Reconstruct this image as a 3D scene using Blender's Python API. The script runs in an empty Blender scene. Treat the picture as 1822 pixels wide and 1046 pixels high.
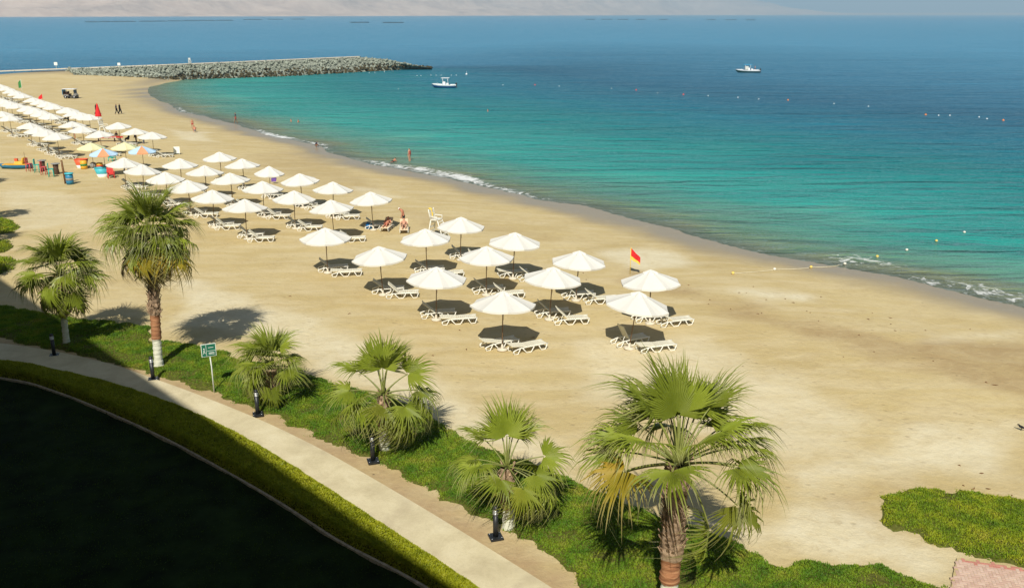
import bpy, math, random
import numpy as np
from mathutils import Vector, Matrix, Euler

# ------------------------------------------------------------------ camera, sky, sun, exposure
R = math.radians
scene = bpy.context.scene
COL = scene.collection
CAM_H, PITCH, FPX = 16.0, R(16.79), 1650.0
cam_d = bpy.data.cameras.new('camera')
cam_d.sensor_width = 36.0
cam_d.lens = 36.0 * FPX / 1822.0
cam_d.clip_start = 0.3
cam_d.clip_end = 60000
cam = bpy.data.objects.new('camera', cam_d)
cam.location = (0, 0, CAM_H)
cam.rotation_euler = (R(90) - PITCH, 0, 0)
COL.objects.link(cam)
scene.camera = cam

SUN_EL, SUN_AZ = R(45), R(7)          # light travels away from the camera, 7 degrees to the right
world = bpy.data.worlds.new('World')
scene.world = world
world.use_nodes = True
wn = world.node_tree
sky = wn.nodes.new('ShaderNodeTexSky')
sky.sky_type = 'NISHITA'
sky.sun_disc = False
sky.sun_elevation = SUN_EL
sky.sun_rotation = R(180) + SUN_AZ    # the sun stands behind the camera
sky.air_density = 1.0
sky.dust_density = 1.6
sky.ozone_density = 1.4
wn.links.new(sky.outputs[0], wn.nodes['Background'].inputs[0])
wn.nodes['Background'].inputs[1].default_value = 0.055

sun_d = bpy.data.lights.new('sun', 'SUN')
sun_d.energy = 5.0
sun_d.angle = R(0.55)
sun_d.color = (1.0, 0.955, 0.87)
sun = bpy.data.objects.new('sun', sun_d)
ldir = Vector((math.sin(SUN_AZ) * math.cos(SUN_EL), math.cos(SUN_AZ) * math.cos(SUN_EL), -math.sin(SUN_EL)))
sun.rotation_euler = ldir.to_track_quat('-Z', 'Y').to_euler()
sun.location = (-5, -40, 60)
COL.objects.link(sun)

vs = scene.view_settings
vs.view_transform = 'Standard'
vs.look = 'None'
vs.gamma = 1.0
vs.use_curve_mapping = False
vs.exposure = 0.3
scene.cycles.use_denoising = True
scene.cycles.max_bounces = 8
scene.cycles.transparent_max_bounces = 16
scene.cycles.volume_bounces = 0
scene.cycles.caustics_reflective = False
scene.cycles.caustics_refractive = False

HAZE = 1.25e-4
rng = np.random.default_rng(7)
random.seed(7)

# ------------------------------------------------------------------ helpers
_st, _ct = math.sin(PITCH), math.cos(PITCH)
def P(px, py, z=0.0):
    """the point at height z that a place in the photograph shows"""
    u = (px - 911.0) / FPX
    v = (523.0 - py) / FPX
    d = (u, _ct + v * _st, -_st + v * _ct)
    t = (z - CAM_H) / d[2]
    return (u * t, d[1] * t, z)

def PL(pts, z=0.0):
    return np.array([P(a, b, z)[:2] for a, b in pts])

def smooth(a, b, x):
    t = np.clip((x - a) / (b - a), 0, 1)
    return t * t * (3 - 2 * t)

def _h(ix, iy, s):
    v = np.sin(ix * 127.1 + iy * 311.7 + s * 74.7) * 43758.5453
    return v - np.floor(v)

def vnoise(x, y, s=0):
    ix, iy = np.floor(x), np.floor(y)
    fx, fy = x - ix, y - iy
    fx = fx * fx * (3 - 2 * fx); fy = fy * fy * (3 - 2 * fy)
    a, b = _h(ix, iy, s), _h(ix + 1, iy, s)
    c, d = _h(ix, iy + 1, s), _h(ix + 1, iy + 1, s)
    return (a * (1 - fx) + b * fx) * (1 - fy) + (c * (1 - fx) + d * fx) * fy

def fbm(x, y, o=4, s=0):
    r, a, t = 0, 1.0, 0
    for k in range(o):
        r = r + a * vnoise(x * 2 ** k, y * 2 ** k, s + k); t += a; a *= 0.5
    return r / t

def dist_poly(x, y, pl, closed=False):
    x = np.asarray(x, float); y = np.asarray(y, float)
    best = np.full(x.shape, 1e18)
    n = len(pl)
    for i in range(n if closed else n - 1):
        ax, ay = pl[i]; bx, by = pl[(i + 1) % n]
        dx, dy = bx - ax, by - ay
        t = np.clip(((x - ax) * dx + (y - ay) * dy) / (dx * dx + dy * dy + 1e-12), 0, 1)
        best = np.minimum(best, (x - ax - t * dx) ** 2 + (y - ay - t * dy) ** 2)
    return np.sqrt(best)

def in_poly(x, y, pl):
    x = np.asarray(x, float); y = np.asarray(y, float)
    r = np.zeros(x.shape, bool)
    n = len(pl)
    for i in range(n):
        ax, ay = pl[i]; bx, by = pl[i - 1]
        c = (ay > y) != (by > y)
        with np.errstate(divide='ignore', invalid='ignore'):
            xi = (bx - ax) * (y - ay) / (by - ay) + ax
        r ^= c & (x < xi)
    return r

def sd_poly(x, y, pl):
    d = dist_poly(x, y, pl, True)
    return np.where(in_poly(x, y, pl), d, -d)

def resample(pl, step):
    pl = np.asarray(pl, float)
    s = np.r_[0, np.cumsum(np.hypot(*np.diff(pl[:, :2], axis=0).T))]
    q = np.linspace(0, s[-1], max(2, int(s[-1] / step)))
    return np.stack([np.interp(q, s, pl[:, k]) for k in range(pl.shape[1])], 1)

def spline(pl, n=6):
    """Catmull-Rom through the points"""
    pl = np.asarray(pl, float)
    e = np.vstack([2 * pl[0] - pl[1], pl, 2 * pl[-1] - pl[-2]])
    out = []
    for i in range(1, len(e) - 2):
        p0, p1, p2, p3 = e[i - 1], e[i], e[i + 1], e[i + 2]
        for k in range(n):
            t = k / n
            out.append(0.5 * (2 * p1 + (p2 - p0) * t + (2 * p0 - 5 * p1 + 4 * p2 - p3) * t * t + (3 * p1 - p0 - 3 * p2 + p3) * t ** 3))
    out.append(pl[-1])
    return np.array(out)

def link(o, parent=None):
    COL.objects.link(o)
    if parent is not None:
        o.parent = parent
    return o

def tag(o, label=None, cat=None, group=None, kind=None):
    if label: o['label'] = label
    if cat: o['category'] = cat
    if group: o['group'] = group
    if kind: o['kind'] = kind
    return o

def empty(name, loc=(0, 0, 0), rz=0.0, rx=0.0, ry=0.0, s=1.0):
    o = bpy.data.objects.new(name, None)
    o.empty_display_size = 0.2
    o.location = loc
    o.rotation_euler = (rx, ry, rz)
    o.scale = (s, s, s)
    return link(o)

def mesh_obj(name, me, parent=None, loc=None, rot=None, mat=None):
    o = bpy.data.objects.new(name, me)
    if loc is not None: o.location = loc
    if rot is not None: o.rotation_euler = rot
    return link(o, parent)

def np_mesh(name, V, F, mats, smooth_=False, attrs=None, mi=None):
    """V (n,3), F (m,3) or (m,4)"""
    V = np.asarray(V, np.float32); F = np.asarray(F, np.int32)
    me = bpy.data.meshes.new(name)
    k = F.shape[1]
    me.vertices.add(len(V)); me.vertices.foreach_set('co', V.ravel())
    me.loops.add(F.size); me.loops.foreach_set('vertex_index', F.ravel())
    me.polygons.add(len(F))
    me.polygons.foreach_set('loop_start', np.arange(0, F.size, k, dtype=np.int32))
    me.polygons.foreach_set('loop_total', np.full(len(F), k, np.int32))
    me.polygons.foreach_set('use_smooth', np.full(len(F), bool(smooth_)))
    for m in (mats if isinstance(mats, (list, tuple)) else [mats]):
        me.materials.append(m)
    if mi is not None:
        me.polygons.foreach_set('material_index', np.asarray(mi, np.int32))
    me.update(calc_edges=True)
    for an, av in (attrs or {}).items():
        a = me.attributes.new(an, 'FLOAT', 'POINT')
        a.data.foreach_set('value', np.asarray(av, np.float32).ravel())
    me.validate()
    return me

class MB:
    """collects simple solids into one mesh"""
    def __init__(s): s.v, s.f, s.m, s.sm, s.cur = [], [], [], [], 0
    def _add(s, vs, fs, sm=False):
        b = len(s.v)
        s.v += [tuple(p) for p in vs]
        for f in fs:
            s.f.append([b + i for i in f]); s.m.append(s.cur); s.sm.append(sm)
        return s
    def box(s, c, sz, rot=None, taper=1.0):
        x, y, z = sz[0] / 2, sz[1] / 2, sz[2] / 2
        vs = [Vector(p) for p in ((-x, -y, -z), (x, -y, -z), (x, y, -z), (-x, y, -z), (-x * taper, -y * taper, z), (x * taper, -y * taper, z), (x * taper, y * taper, z), (-x * taper, y * taper, z))]
        if rot is not None:
            m = Euler(rot).to_matrix(); vs = [m @ p for p in vs]
        vs = [p + Vector(c) for p in vs]
        return s._add(vs, [(3, 2, 1, 0), (4, 5, 6, 7), (0, 1, 5, 4), (1, 2, 6, 5), (2, 3, 7, 6), (3, 0, 4, 7)])
    def tube(s, pts, r, n=8, sm=True, flat=1.0):
        pts = [Vector(p) for p in pts]
        if not hasattr(r, '__len__'): r = [r] * len(pts)
        up = Vector((0.0123, 0.0311, 1)).normalized()
        rings = []
        d0 = None
        for i, p in enumerate(pts):
            d = (pts[min(i + 1, len(pts) - 1)] - pts[max(i - 1, 0)]).normalized()
            if d0 is None:
                a = up.cross(d)
                if a.length < 0.2: a = Vector((1, 0, 0)).cross(d)
                a.normalize()
            else:
                a = (a - d * a.dot(d)).normalized()
            d0 = d
            b = d.cross(a)
            rings.append([p + a * (math.cos(2 * math.pi * k / n) * r[i]) + b * (math.sin(2 * math.pi * k / n) * r[i] * flat) for k in range(n)])
        vs = [q for rg in rings for q in rg]
        fs = []
        for i in range(len(pts) - 1):
            for k in range(n):
                fs.append((i * n + k, i * n + (k + 1) % n, (i + 1) * n + (k + 1) % n, (i + 1) * n + k))
        s._add(vs, fs, sm)
        b = len(s.v) - len(vs)
        s.f.append([b + k for k in range(n)][::-1]); s.m.append(s.cur); s.sm.append(False)
        e = b + (len(pts) - 1) * n
        s.f.append([e + k for k in range(n)]); s.m.append(s.cur); s.sm.append(False)
        return s
    def lathe(s, prof, n=16, c=(0, 0, 0), sm=True):
        vs, fs = [], []
        for r, z in prof:
            for k in range(n):
                a = 2 * math.pi * k / n
                vs.append((c[0] + r * math.cos(a), c[1] + r * math.sin(a), c[2] + z))
        for i in range(len(prof) - 1):
            for k in range(n):
                fs.append((i * n + k, i * n + (k + 1) % n, (i + 1) * n + (k + 1) % n, (i + 1) * n + k))
        fs.append(tuple(range(n))[::-1])
        e = (len(prof) - 1) * n
        fs.append(tuple(e + k for k in range(n)))
        return s._add(vs, fs, sm)
    def prism(s, outline, y0, y1):
        """outline in x,z extruded along y"""
        n = len(outline)
        vs = [(x, y0, z) for x, z in outline] + [(x, y1, z) for x, z in outline]
        fs = [tuple(range(n)), tuple(range(2 * n - 1, n - 1, -1))]
        fs += [(i, i + n, (i + 1) % n + n, (i + 1) % n) for i in range(n)]
        return s._add(vs, fs)
    def mesh(s, name, mats):
        me = bpy.data.meshes.new(name)
        me.from_pydata(s.v, [], s.f)
        for m in (mats if isinstance(mats, (list, tuple)) else [mats]): me.materials.append(m)
        me.polygons.foreach_set('material_index', s.m)
        me.polygons.foreach_set('use_smooth', s.sm)
        me.update()
        return me
    def build(s, name, mats, parent=None, loc=None, rot=None):
        return mesh_obj(name, s.mesh(name, mats), parent, loc, rot)

def copy_tree(o, parent=None):
    c = o.copy(); COL.objects.link(c); c.parent = parent
    for ch in o.children: copy_tree(ch, c)
    return c

ORD = ['first', 'second', 'third', 'fourth', 'fifth', 'sixth', 'seventh', 'eighth', 'ninth', 'tenth', 'eleventh', 'twelfth', 'thirteenth',
       'fourteenth', 'fifteenth', 'sixteenth', 'seventeenth', 'eighteenth', 'nineteenth', 'twentieth']

# ------------------------------------------------------------------ materials
class NT:
    def __init__(s, name):
        s.m = bpy.data.materials.new(name); s.m.use_nodes = True
        s.t = s.m.node_tree; s.n = s.t.nodes; s.l = s.t.links
        s.b = s.n['Principled BSDF']; s.out = s.n['Material Output']
        s.co = None
    def node(s, t, **k):
        n = s.n.new(t)
        for a, v in k.items(): setattr(n, a, v)
        return n
    def coord(s, kind='Object'):
        return s.node('ShaderNodeTexCoord').outputs[kind]
    def noise(s, co, scale, detail=4, rough=0.55, dist=0.0, map_=None):
        if map_ is not None:
            mp = s.node('ShaderNodeMapping')
            mp.inputs['Scale'].default_value = map_[0]
            mp.inputs['Rotation'].default_value = (0, 0, map_[1])
            s.l.new(co, mp.inputs[0]); co = mp.outputs[0]
        n = s.node('ShaderNodeTexNoise')
        n.inputs['Scale'].default_value = scale; n.inputs['Detail'].default_value = detail
        n.inputs['Roughness'].default_value = rough; n.inputs['Distortion'].default_value = dist
        s.l.new(co, n.inputs['Vector'])
        return n.outputs['Fac']
    def ramp(s, fac, stops, interp='LINEAR'):
        r = s.node('ShaderNodeValToRGB'); e = r.color_ramp.elements
        r.color_ramp.interpolation = interp
        while len(e) < len(stops): e.new(0.5)
        for el, (p, c) in zip(e, stops):
            el.position = p; el.color = (c[0], c[1], c[2], 1) if hasattr(c, '__len__') else (c, c, c, 1)
        s.l.new(fac, r.inputs[0])
        return r.outputs[0]
    def mix(s, fac, a, b, blend='MIX'):
        n = s.node('ShaderNodeMix', data_type='RGBA', blend_type=blend)
        for sock, v in ((n.inputs[0], fac), (n.inputs[6], a), (n.inputs[7], b)):
            if hasattr(v, 'is_output') or hasattr(v, 'links'): s.l.new(v, sock)
            elif hasattr(v, '__len__'): sock.default_value = (v[0], v[1], v[2], 1)
            else: sock.default_value = v
        return n.outputs[2]
    def math(s, op, a, b=None, clamp=False):
        n = s.node('ShaderNodeMath', operation=op, use_clamp=clamp)
        for sock, v in ((n.inputs[0], a), (n.inputs[1], b)):
            if v is None: continue
            if hasattr(v, 'links'): s.l.new(v, sock)
            else: sock.default_value = v
        return n.outputs[0]
    def attr(s, name):
        n = s.node('ShaderNodeAttribute', attribute_name=name)
        return n.outputs['Fac']
    def bump(s, h, strength=0.3, dist=0.05, normal=None):
        n = s.node('ShaderNodeBump')
        n.inputs['Strength'].default_value = strength; n.inputs['Distance'].default_value = dist
        s.l.new(h, n.inputs['Height'])
        if normal is not None: s.l.new(normal, n.inputs['Normal'])
        return n.outputs[0]
    def set(s, col=None, rough=None, spec=None, normal=None, metal=None, trans=None):
        for k, v in (('Base Color', col), ('Roughness', rough), ('Specular IOR Level', spec), ('Normal', normal), ('Metallic', metal)):
            if v is None: continue
            if hasattr(v, 'links'): s.l.new(v, s.b.inputs[k])
            elif hasattr(v, '__len__'): s.b.inputs[k].default_value = (v[0], v[1], v[2], 1)
            else: s.b.inputs[k].default_value = v
        return s.m

def plain(name, col, rough=0.6, spec=0.35, metal=0.0, var=0.12, scale=6.0, bump=0.0):
    """one coloured surface with slight dirt and wear"""
    t = NT(name)
    co = t.coord()
    n = t.noise(co, scale, 5, 0.6)
    dark = tuple(c * (1 - var * 1.6) for c in col); lite = tuple(min(1, c * (1 + var)) for c in col)
    c = t.ramp(n, [(0.25, dark), (0.75, lite)])
    t.set(c, rough, spec, None, metal)
    if bump: t.set(normal=t.bump(t.noise(co, scale * 4, 4), bump, 0.02))
    return t.m

def leafy(name, stops, trans=0.35, rough=0.55, attr=None, attr_stops=None, scale=1.6, spec=0.3):
    """foliage: coloured by clump, lit through"""
    t = NT(name)
    co = t.coord()
    n = t.noise(co, scale, 4, 0.65)
    c = t.ramp(n, stops)
    oi = t.node('ShaderNodeObjectInfo')
    v = t.node('ShaderNodeMapRange'); v.inputs[3].default_value = 0.78; v.inputs[4].default_value = 1.18
    t.l.new(oi.outputs['Random'], v.inputs[0])
    c = t.mix(1.0, c, v.outputs[0], 'MULTIPLY')
    if attr:
        f = t.attr(attr)
        c = t.mix(t.ramp(f, attr_stops[0]), c, attr_stops[1])
    t.set(c, rough, spec)
    tr = t.node('ShaderNodeBsdfTranslucent')
    t.l.new(t.mix(0.35, c, (0.35, 0.40, 0.02), 'MIX'), tr.inputs[0])
    mx = t.node('ShaderNodeMixShader'); mx.inputs[0].default_value = trans
    t.l.new(t.b.outputs[0], mx.inputs[1]); t.l.new(tr.outputs[0], mx.inputs[2])
    t.l.new(mx.outputs[0], t.out.inputs[0])
    return t.m

M = {}
def make_sand():
    t = NT('sand')
    co = t.coord()
    big = t.noise(co, 0.06, 5, 0.6)
    mid = t.noise(co, 0.7, 6, 0.72)
    streak = t.noise(co, 0.22, 5, 0.6, 0.4, map_=((1.0, 3.2, 1), R(-38)))
    fine = t.noise(co, 9.0, 5, 0.7)
    c = t.ramp(big, [(0.3, (0.43, 0.330, 0.150)), (0.55, (0.49, 0.385, 0.180)), (0.75, (0.54, 0.44, 0.228))])
    c = t.mix(t.ramp(streak, [(0.40, 0.0), (0.64, 0.7)]), c, (0.56, 0.465, 0.27))
    c = t.mix(t.ramp(mid, [(0.50, 0.0), (0.78, 0.35)]), c, (0.375, 0.275, 0.135))
    c = t.mix(t.ramp(fine, [(0.5, 0.0), (0.8, 0.22)]), c, (0.31, 0.225, 0.11))
    # shaped marks of the place: damp band, pale dry patches, trodden soil beside the path
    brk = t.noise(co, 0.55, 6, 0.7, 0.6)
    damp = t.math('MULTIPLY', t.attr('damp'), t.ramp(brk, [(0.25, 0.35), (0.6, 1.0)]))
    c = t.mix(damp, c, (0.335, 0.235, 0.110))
    pale = t.math('MULTIPLY', t.attr('pale'), t.ramp(brk, [(0.3, 0.5), (0.6, 1.0)]))
    c = t.mix(pale, c, (0.665, 0.605, 0.43))
    soil = t.math('MULTIPLY', t.attr('soil'), t.ramp(mid, [(0.3, 0.4), (0.7, 1.0)]))
    c = t.mix(soil, c, (0.36, 0.25, 0.135))
    wet = t.attr('wet')
    c = t.mix(wet, c, (0.285, 0.235, 0.155))
    ro = t.node('ShaderNodeMapRange'); ro.inputs[3].default_value = 0.95; ro.inputs[4].default_value = 0.28
    t.l.new(wet, ro.inputs[0])
    # speckles of shell and weed
    vo = t.node('ShaderNodeTexVoronoi'); vo.inputs['Scale'].default_value = 0.9; vo.inputs['Randomness'].default_value = 1.0
    t.l.new(co, vo.inputs['Vector'])
    sp = t.ramp(vo.outputs['Distance'], [(0.03, 1.0), (0.055, 0.0)])
    spc = t.ramp(t.noise(co, 0.31, 2), [(0.52, 0.0), (0.56, 1.0)])
    c = t.mix(t.math('MULTIPLY', t.math('MULTIPLY', sp, spc), 0.75), c, (0.13, 0.09, 0.05))
    # footprints and ripples
    f1 = t.node('ShaderNodeTexVoronoi', feature='SMOOTH_F1'); f1.inputs['Scale'].default_value = 2.3
    t.l.new(co, f1.inputs['Vector'])
    h = t.math('ADD', t.math('MULTIPLY', f1.outputs['Distance'], 0.9), t.math('MULTIPLY', fine, 0.8))
    tr_ = t.noise(co, 1.7, 6, 0.75, 0.6)
    c = t.mix(t.math('MULTIPLY', t.ramp(tr_, [(0.50, 0.0), (0.66, 0.34)]), t.ramp(t.noise(co, 0.13, 3, 0.6), [(0.38, 0.15), (0.62, 1.0)])), c, (0.345, 0.25, 0.12))
    c = t.mix(t.ramp(tr_, [(0.28, 0.35), (0.42, 0.0)]), c, (0.60, 0.50, 0.29))
    h = t.math('ADD', h, t.math('MULTIPLY', t.noise(co, 3.0, 5, 0.65), 1.6))
    h = t.math('ADD', h, t.math('MULTIPLY', streak, 0.2))
    fv = t.node('ShaderNodeTexVoronoi'); fv.inputs['Scale'].default_value = 1.9; fv.inputs['Randomness'].default_value = 1.0
    t.l.new(co, fv.inputs['Vector'])
    foot = t.math('MULTIPLY', t.ramp(fv.outputs['Distance'], [(0.10, 1.0), (0.24, 0.0)]), t.ramp(t.noise(co, 0.17, 4, 0.6, 0.8), [(0.46, 0.0), (0.58, 1.0)]))
    c = t.mix(t.math('MULTIPLY', t.math('MULTIPLY', foot, 0.30), t.math('SUBTRACT', 1.0, wet, True)), c, (0.27, 0.19, 0.09))
    h = t.math('SUBTRACT', h, t.math('MULTIPLY', foot, 0.7))
    inv = t.math('SUBTRACT', 1.0, wet, True)
    h = t.math('MULTIPLY', h, inv)
    t.set(c, ro.outputs[0], 0.25, t.bump(h, 0.42, 0.06))
    return t.m
M['sand'] = make_sand()

def make_sea():
    t = NT('sea')
    co = t.coord()
    off = t.attr('off')                      # metres from the waterline
    wig = t.noise(co, 0.035, 4, 0.6, 0.5, map_=((1, 2.2, 1), R(-20)))
    o2 = t.math('ADD', off, t.math('MULTIPLY', t.math('SUBTRACT', wig, 0.5), 34.0))
    fr = t.math('DIVIDE', o2, 175.0, True)
    body = t.ramp(fr, [(0.0, (0.27, 0.33, 0.20)), (0.02, (0.13, 0.36, 0.26)), (0.09, (0.026, 0.295, 0.245)), (0.24, (0.004, 0.185, 0.185)),
                       (0.42, (0.003, 0.138, 0.195)), (0.62, (0.004, 0.085, 0.145)), (1.0, (0.012, 0.115, 0.195))])
    body = t.mix(t.ramp(t.math('DIVIDE', off, 900.0, True), [(0.08, 0.0), (0.42, 1.0)]), body, (0.060, 0.245, 0.375))  # far water lightened: reflected sky put into the body colour
    patch = t.noise(co, 0.012, 4, 0.6, 0.8, map_=((1, 2.6, 1), R(-12)))
    body = t.mix(t.ramp(patch, [(0.35, 0.0), (0.7, 0.45)]), body, t.mix(1.0, body, (0.62, 0.74, 0.80), 'MULTIPLY'))
    rip = t.noise(co, 0.55, 5, 0.65, 0.3, map_=((0.45, 1.25, 1), R(8)))
    swell = t.noise(co, 0.16, 4, 0.6, 0.5, map_=((0.35, 1.3, 1), R(-14)))
    far = t.noise(co, 0.02, 5, 0.7, 0.4, map_=((0.35, 1.2, 1), R(4)))
    h = t.math('ADD', t.math('MULTIPLY', rip, 0.42), t.math('MULTIPLY', swell, 1.0))
    h = t.math('ADD', h, t.math('MULTIPLY', far, 2.4))
    nrm = t.bump(h, 1.0, 1.7)
    df = t.node('ShaderNodeBsdfDiffuse'); t.l.new(body, df.inputs[0]); t.l.new(nrm, df.inputs['Normal'])
    tp = t.node('ShaderNodeBsdfTransparent'); tp.inputs[0].default_value = (0.80, 0.93, 0.90, 1)
    al = t.ramp(t.math('DIVIDE', off, 40.0, True), [(0.0, 0.06), (0.06, 0.22), (0.18, 0.60), (0.4, 0.93), (0.7, 1.0)])
    m1 = t.node('ShaderNodeMixShader'); t.l.new(al, m1.inputs[0]); t.l.new(tp.outputs[0], m1.inputs[1]); t.l.new(df.outputs[0], m1.inputs[2])
    # foam where waves break
    fo = t.attr('foam')
    fn = t.noise(co, 1.1, 7, 0.72, 1.2)
    f2 = t.math('ADD', fo, t.math('MULTIPLY', t.math('SUBTRACT', fn, 0.5), 2.3))
    fm = t.ramp(f2, [(0.52, 0.0), (0.82, 0.85)])
    fd = t.node('ShaderNodeBsdfDiffuse'); fd.inputs[0].default_value = (0.74, 0.75, 0.72, 1)
    gl = t.node('ShaderNodeBsdfGlossy'); gl.inputs['Roughness'].default_value = 0.28
    gl.inputs[0].default_value = (1, 1, 1, 1)
    t.l.new(nrm, gl.inputs['Normal'])
    fz = t.node('ShaderNodeFresnel'); fz.inputs[0].default_value = 1.33; t.l.new(nrm, fz.inputs['Normal'])
    m2 = t.node('ShaderNodeMixShader'); t.l.new(t.math('MULTIPLY', t.math('POWER', fz.outputs[0], 1.5), 0.9, True), m2.inputs[0]); t.l.new(m1.outputs[0], m2.inputs[1]); t.l.new(gl.outputs[0], m2.inputs[2])
    m3 = t.node('ShaderNodeMixShader'); t.l.new(fm, m3.inputs[0]); t.l.new(m2.outputs[0], m3.inputs[1]); t.l.new(fd.outputs[0], m3.inputs[2])
    t.l.new(m3.outputs[0], t.out.inputs[0])
    return t.m
M['sea'] = make_sea()

def make_concrete():
    t = NT('path_concrete')
    co = t.coord()
    c = t.ramp(t.noise(co, 0.8, 6, 0.65, 0.5), [(0.3, (0.47, 0.40, 0.245)), (0.55, (0.585, 0.51, 0.325)), (0.75, (0.64, 0.57, 0.385))])
    c = t.mix(t.ramp(t.noise(co, 12, 4, 0.7), [(0.5, 0.0), (0.8, 0.3)]), c, (0.30, 0.25, 0.17))
    c = t.mix(t.ramp(t.noise(co, 0.35, 5, 0.6, 1.0), [(0.58, 0.0), (0.7, 0.35)]), c, (0.36, 0.29, 0.19))
    t.set(c, 0.9, 0.2, t.bump(t.noise(co, 25, 4, 0.6), 0.25, 0.01))
    return t.m
M['concrete'] = make_concrete()

M['grass_blade'] = leafy('grass_blade', [(0.30, (0.085, 0.165, 0.008)), (0.44, (0.190, 0.280, 0.010)), (0.58, (0.310, 0.355, 0.015)), (0.74, (0.46, 0.38, 0.045))], 0.30, 0.6, scale=1.1)
M['grass_green'] = leafy('grass_green', [(0.30, (0.050, 0.130, 0.008)), (0.44, (0.110, 0.215, 0.010)), (0.58, (0.195, 0.275, 0.014)), (0.74, (0.34, 0.30, 0.045))], 0.30, 0.6, scale=1.1)
M['grass_soil'] = plain('grass_soil', (0.100, 0.105, 0.020), 0.95, 0.1, var=0.4, scale=9)
M['shade_blade'] = leafy('shade_blade', [(0.3, (0.012, 0.030, 0.003)), (0.7, (0.026, 0.052, 0.005))], 0.15, 0.8, scale=0.6, spec=0.1)  # hotel shade deepened by painting the blades much darker than the lit lawns
M['shade_soil'] = plain('shade_soil', (0.013, 0.024, 0.004), 0.95, 0.1, var=0.5, scale=0.9)  # turf sheet under them, the same shade put into its near-black colour
M['hedge_leaf'] = leafy('hedge_leaf', [(0.3, (0.24, 0.28, 0.008)), (0.55, (0.40, 0.42, 0.016)), (0.8, (0.52, 0.50, 0.035))], 0.28, 0.5, scale=2.4)
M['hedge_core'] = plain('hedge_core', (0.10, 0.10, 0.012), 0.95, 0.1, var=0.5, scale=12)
PALM_ST = [(0.3, (0.150, 0.195, 0.014)), (0.55, (0.240, 0.290, 0.028)), (0.8, (0.330, 0.37, 0.060))]
TIP = ([(0.70, 0.0), (0.9, 0.55), (1.0, 0.85)], (0.42, 0.38, 0.19))
M['palm_leaf'] = leafy('palm_leaf', PALM_ST, 0.32, 0.52, 't', TIP, 0.9, 0.3)
M['palm_dark'] = leafy('palm_leaf_dark', [(a, tuple(x * 0.80 for x in c)) for a, c in PALM_ST], 0.25, 0.42, 't', TIP, 0.9, 0.45)
M['palm_yellow'] = leafy('palm_leaf_yellow', [(0.3, (0.24, 0.22, 0.02)), (0.7, (0.46, 0.30, 0.03))], 0.30, 0.5, 't', ([(0.6, 0.0), (1.0, 0.9)], (0.40, 0.34, 0.16)), 0.9)
M['palm_lime'] = leafy('palm_leaf_lime', [(0.3, (0.16, 0.20, 0.018)), (0.7, (0.24, 0.25, 0.03))], 0.30, 0.45, 't', TIP, 0.9)
M['palm_dead'] = leafy('palm_leaf_dead', [(0.3, (0.16, 0.11, 0.05)), (0.7, (0.30, 0.22, 0.12))], 0.2, 0.8, scale=1.5, spec=0.1)
M['petiole'] = plain('petiole', (0.20, 0.22, 0.05), 0.45, 0.4, var=0.3, scale=3)

def make_trunk():
    t = NT('palm_trunk')
    co = t.coord()
    hz = t.attr('h')          # 0 root, 1 shaved band, 2 boot fibres
    nz = t.noise(co, 3.0, 5, 0.7)
    ring = t.noise(co, 5.0, 5, 0.65, 0.3, map_=((0.5, 0.5, 5.0), 0))
    white = t.ramp(ring, [(0.28, (0.34, 0.35, 0.24)), (0.45, (0.60, 0.60, 0.46)), (0.7, (0.72, 0.72, 0.60))])
    brown = t.ramp(ring, [(0.3, (0.17, 0.070, 0.035)), (0.55, (0.38, 0.18, 0.085)), (0.8, (0.50, 0.30, 0.17))])
    fib = t.ramp(nz, [(0.3, (0.14, 0.095, 0.06)), (0.55, (0.34, 0.24, 0.15)), (0.8, (0.48, 0.38, 0.27))])
    edge = t.math('ADD', hz, t.math('MULTIPLY', t.math('SUBTRACT', nz, 0.5), 0.16))
    c = t.mix(t.ramp(t.math('MULTIPLY', edge, 0.5), [(0.24, 0.0), (0.26, 1.0)]), white, brown)
    c = t.mix(t.ramp(t.math('MULTIPLY', edge, 0.5), [(0.74, 0.0), (0.78, 1.0)]), c, fib)
    t.set(c, 0.9, 0.15, t.bump(ring, 0.6, 0.03))
    return t.m
M['trunk'] = make_trunk()
M['boot'] = plain('palm_boot', (0.38, 0.26, 0.16), 0.9, 0.15, var=0.5, scale=5)

M['canvas'] = plain('white_canvas', (0.64, 0.62, 0.55), 0.85, 0.1, var=0.03, scale=1.2)
M['canvas_yellow'] = plain('yellow_canvas', (0.70, 0.66, 0.38), 0.85, 0.1, var=0.05)
M['canvas_green'] = plain('green_canvas', (0.55, 0.58, 0.34), 0.85, 0.1, var=0.2)
M['canvas_blue'] = plain('blue_canvas', (0.42, 0.58, 0.72), 0.85, 0.1, var=0.05)
M['canvas_orange'] = plain('orange_canvas', (0.66, 0.30, 0.15), 0.85, 0.1, var=0.08)
M['wood'] = plain('pole_wood', (0.20, 0.115, 0.055), 0.65, 0.3, var=0.3, scale=14)
M['plastic'] = plain('white_plastic', (0.74, 0.72, 0.62), 0.42, 0.45, var=0.07, scale=3)
M['plastic_seat'] = plain('lounger_fabric', (0.66, 0.63, 0.50), 0.8, 0.2, var=0.10, scale=4)
M['towel_peach'] = plain('peach_towel', (0.70, 0.55, 0.36), 0.95, 0.05, var=0.1, bump=0.3)
M['base_concrete'] = plain('base_concrete', (0.60, 0.54, 0.42), 0.9, 0.2, var=0.12, scale=4)
M['black_metal'] = plain('black_metal', (0.018, 0.020, 0.022), 0.45, 0.5, var=0.3, scale=8)
M['steel'] = plain('brushed_steel', (0.55, 0.56, 0.57), 0.35, 0.5, 0.8, var=0.1)
M['lens'] = plain('lamp_lens', (0.55, 0.55, 0.50), 0.2, 0.5, var=0.1)
M['sign_green'] = plain('sign_green', (0.012, 0.140, 0.080), 0.4, 0.5, var=0.08)
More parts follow.
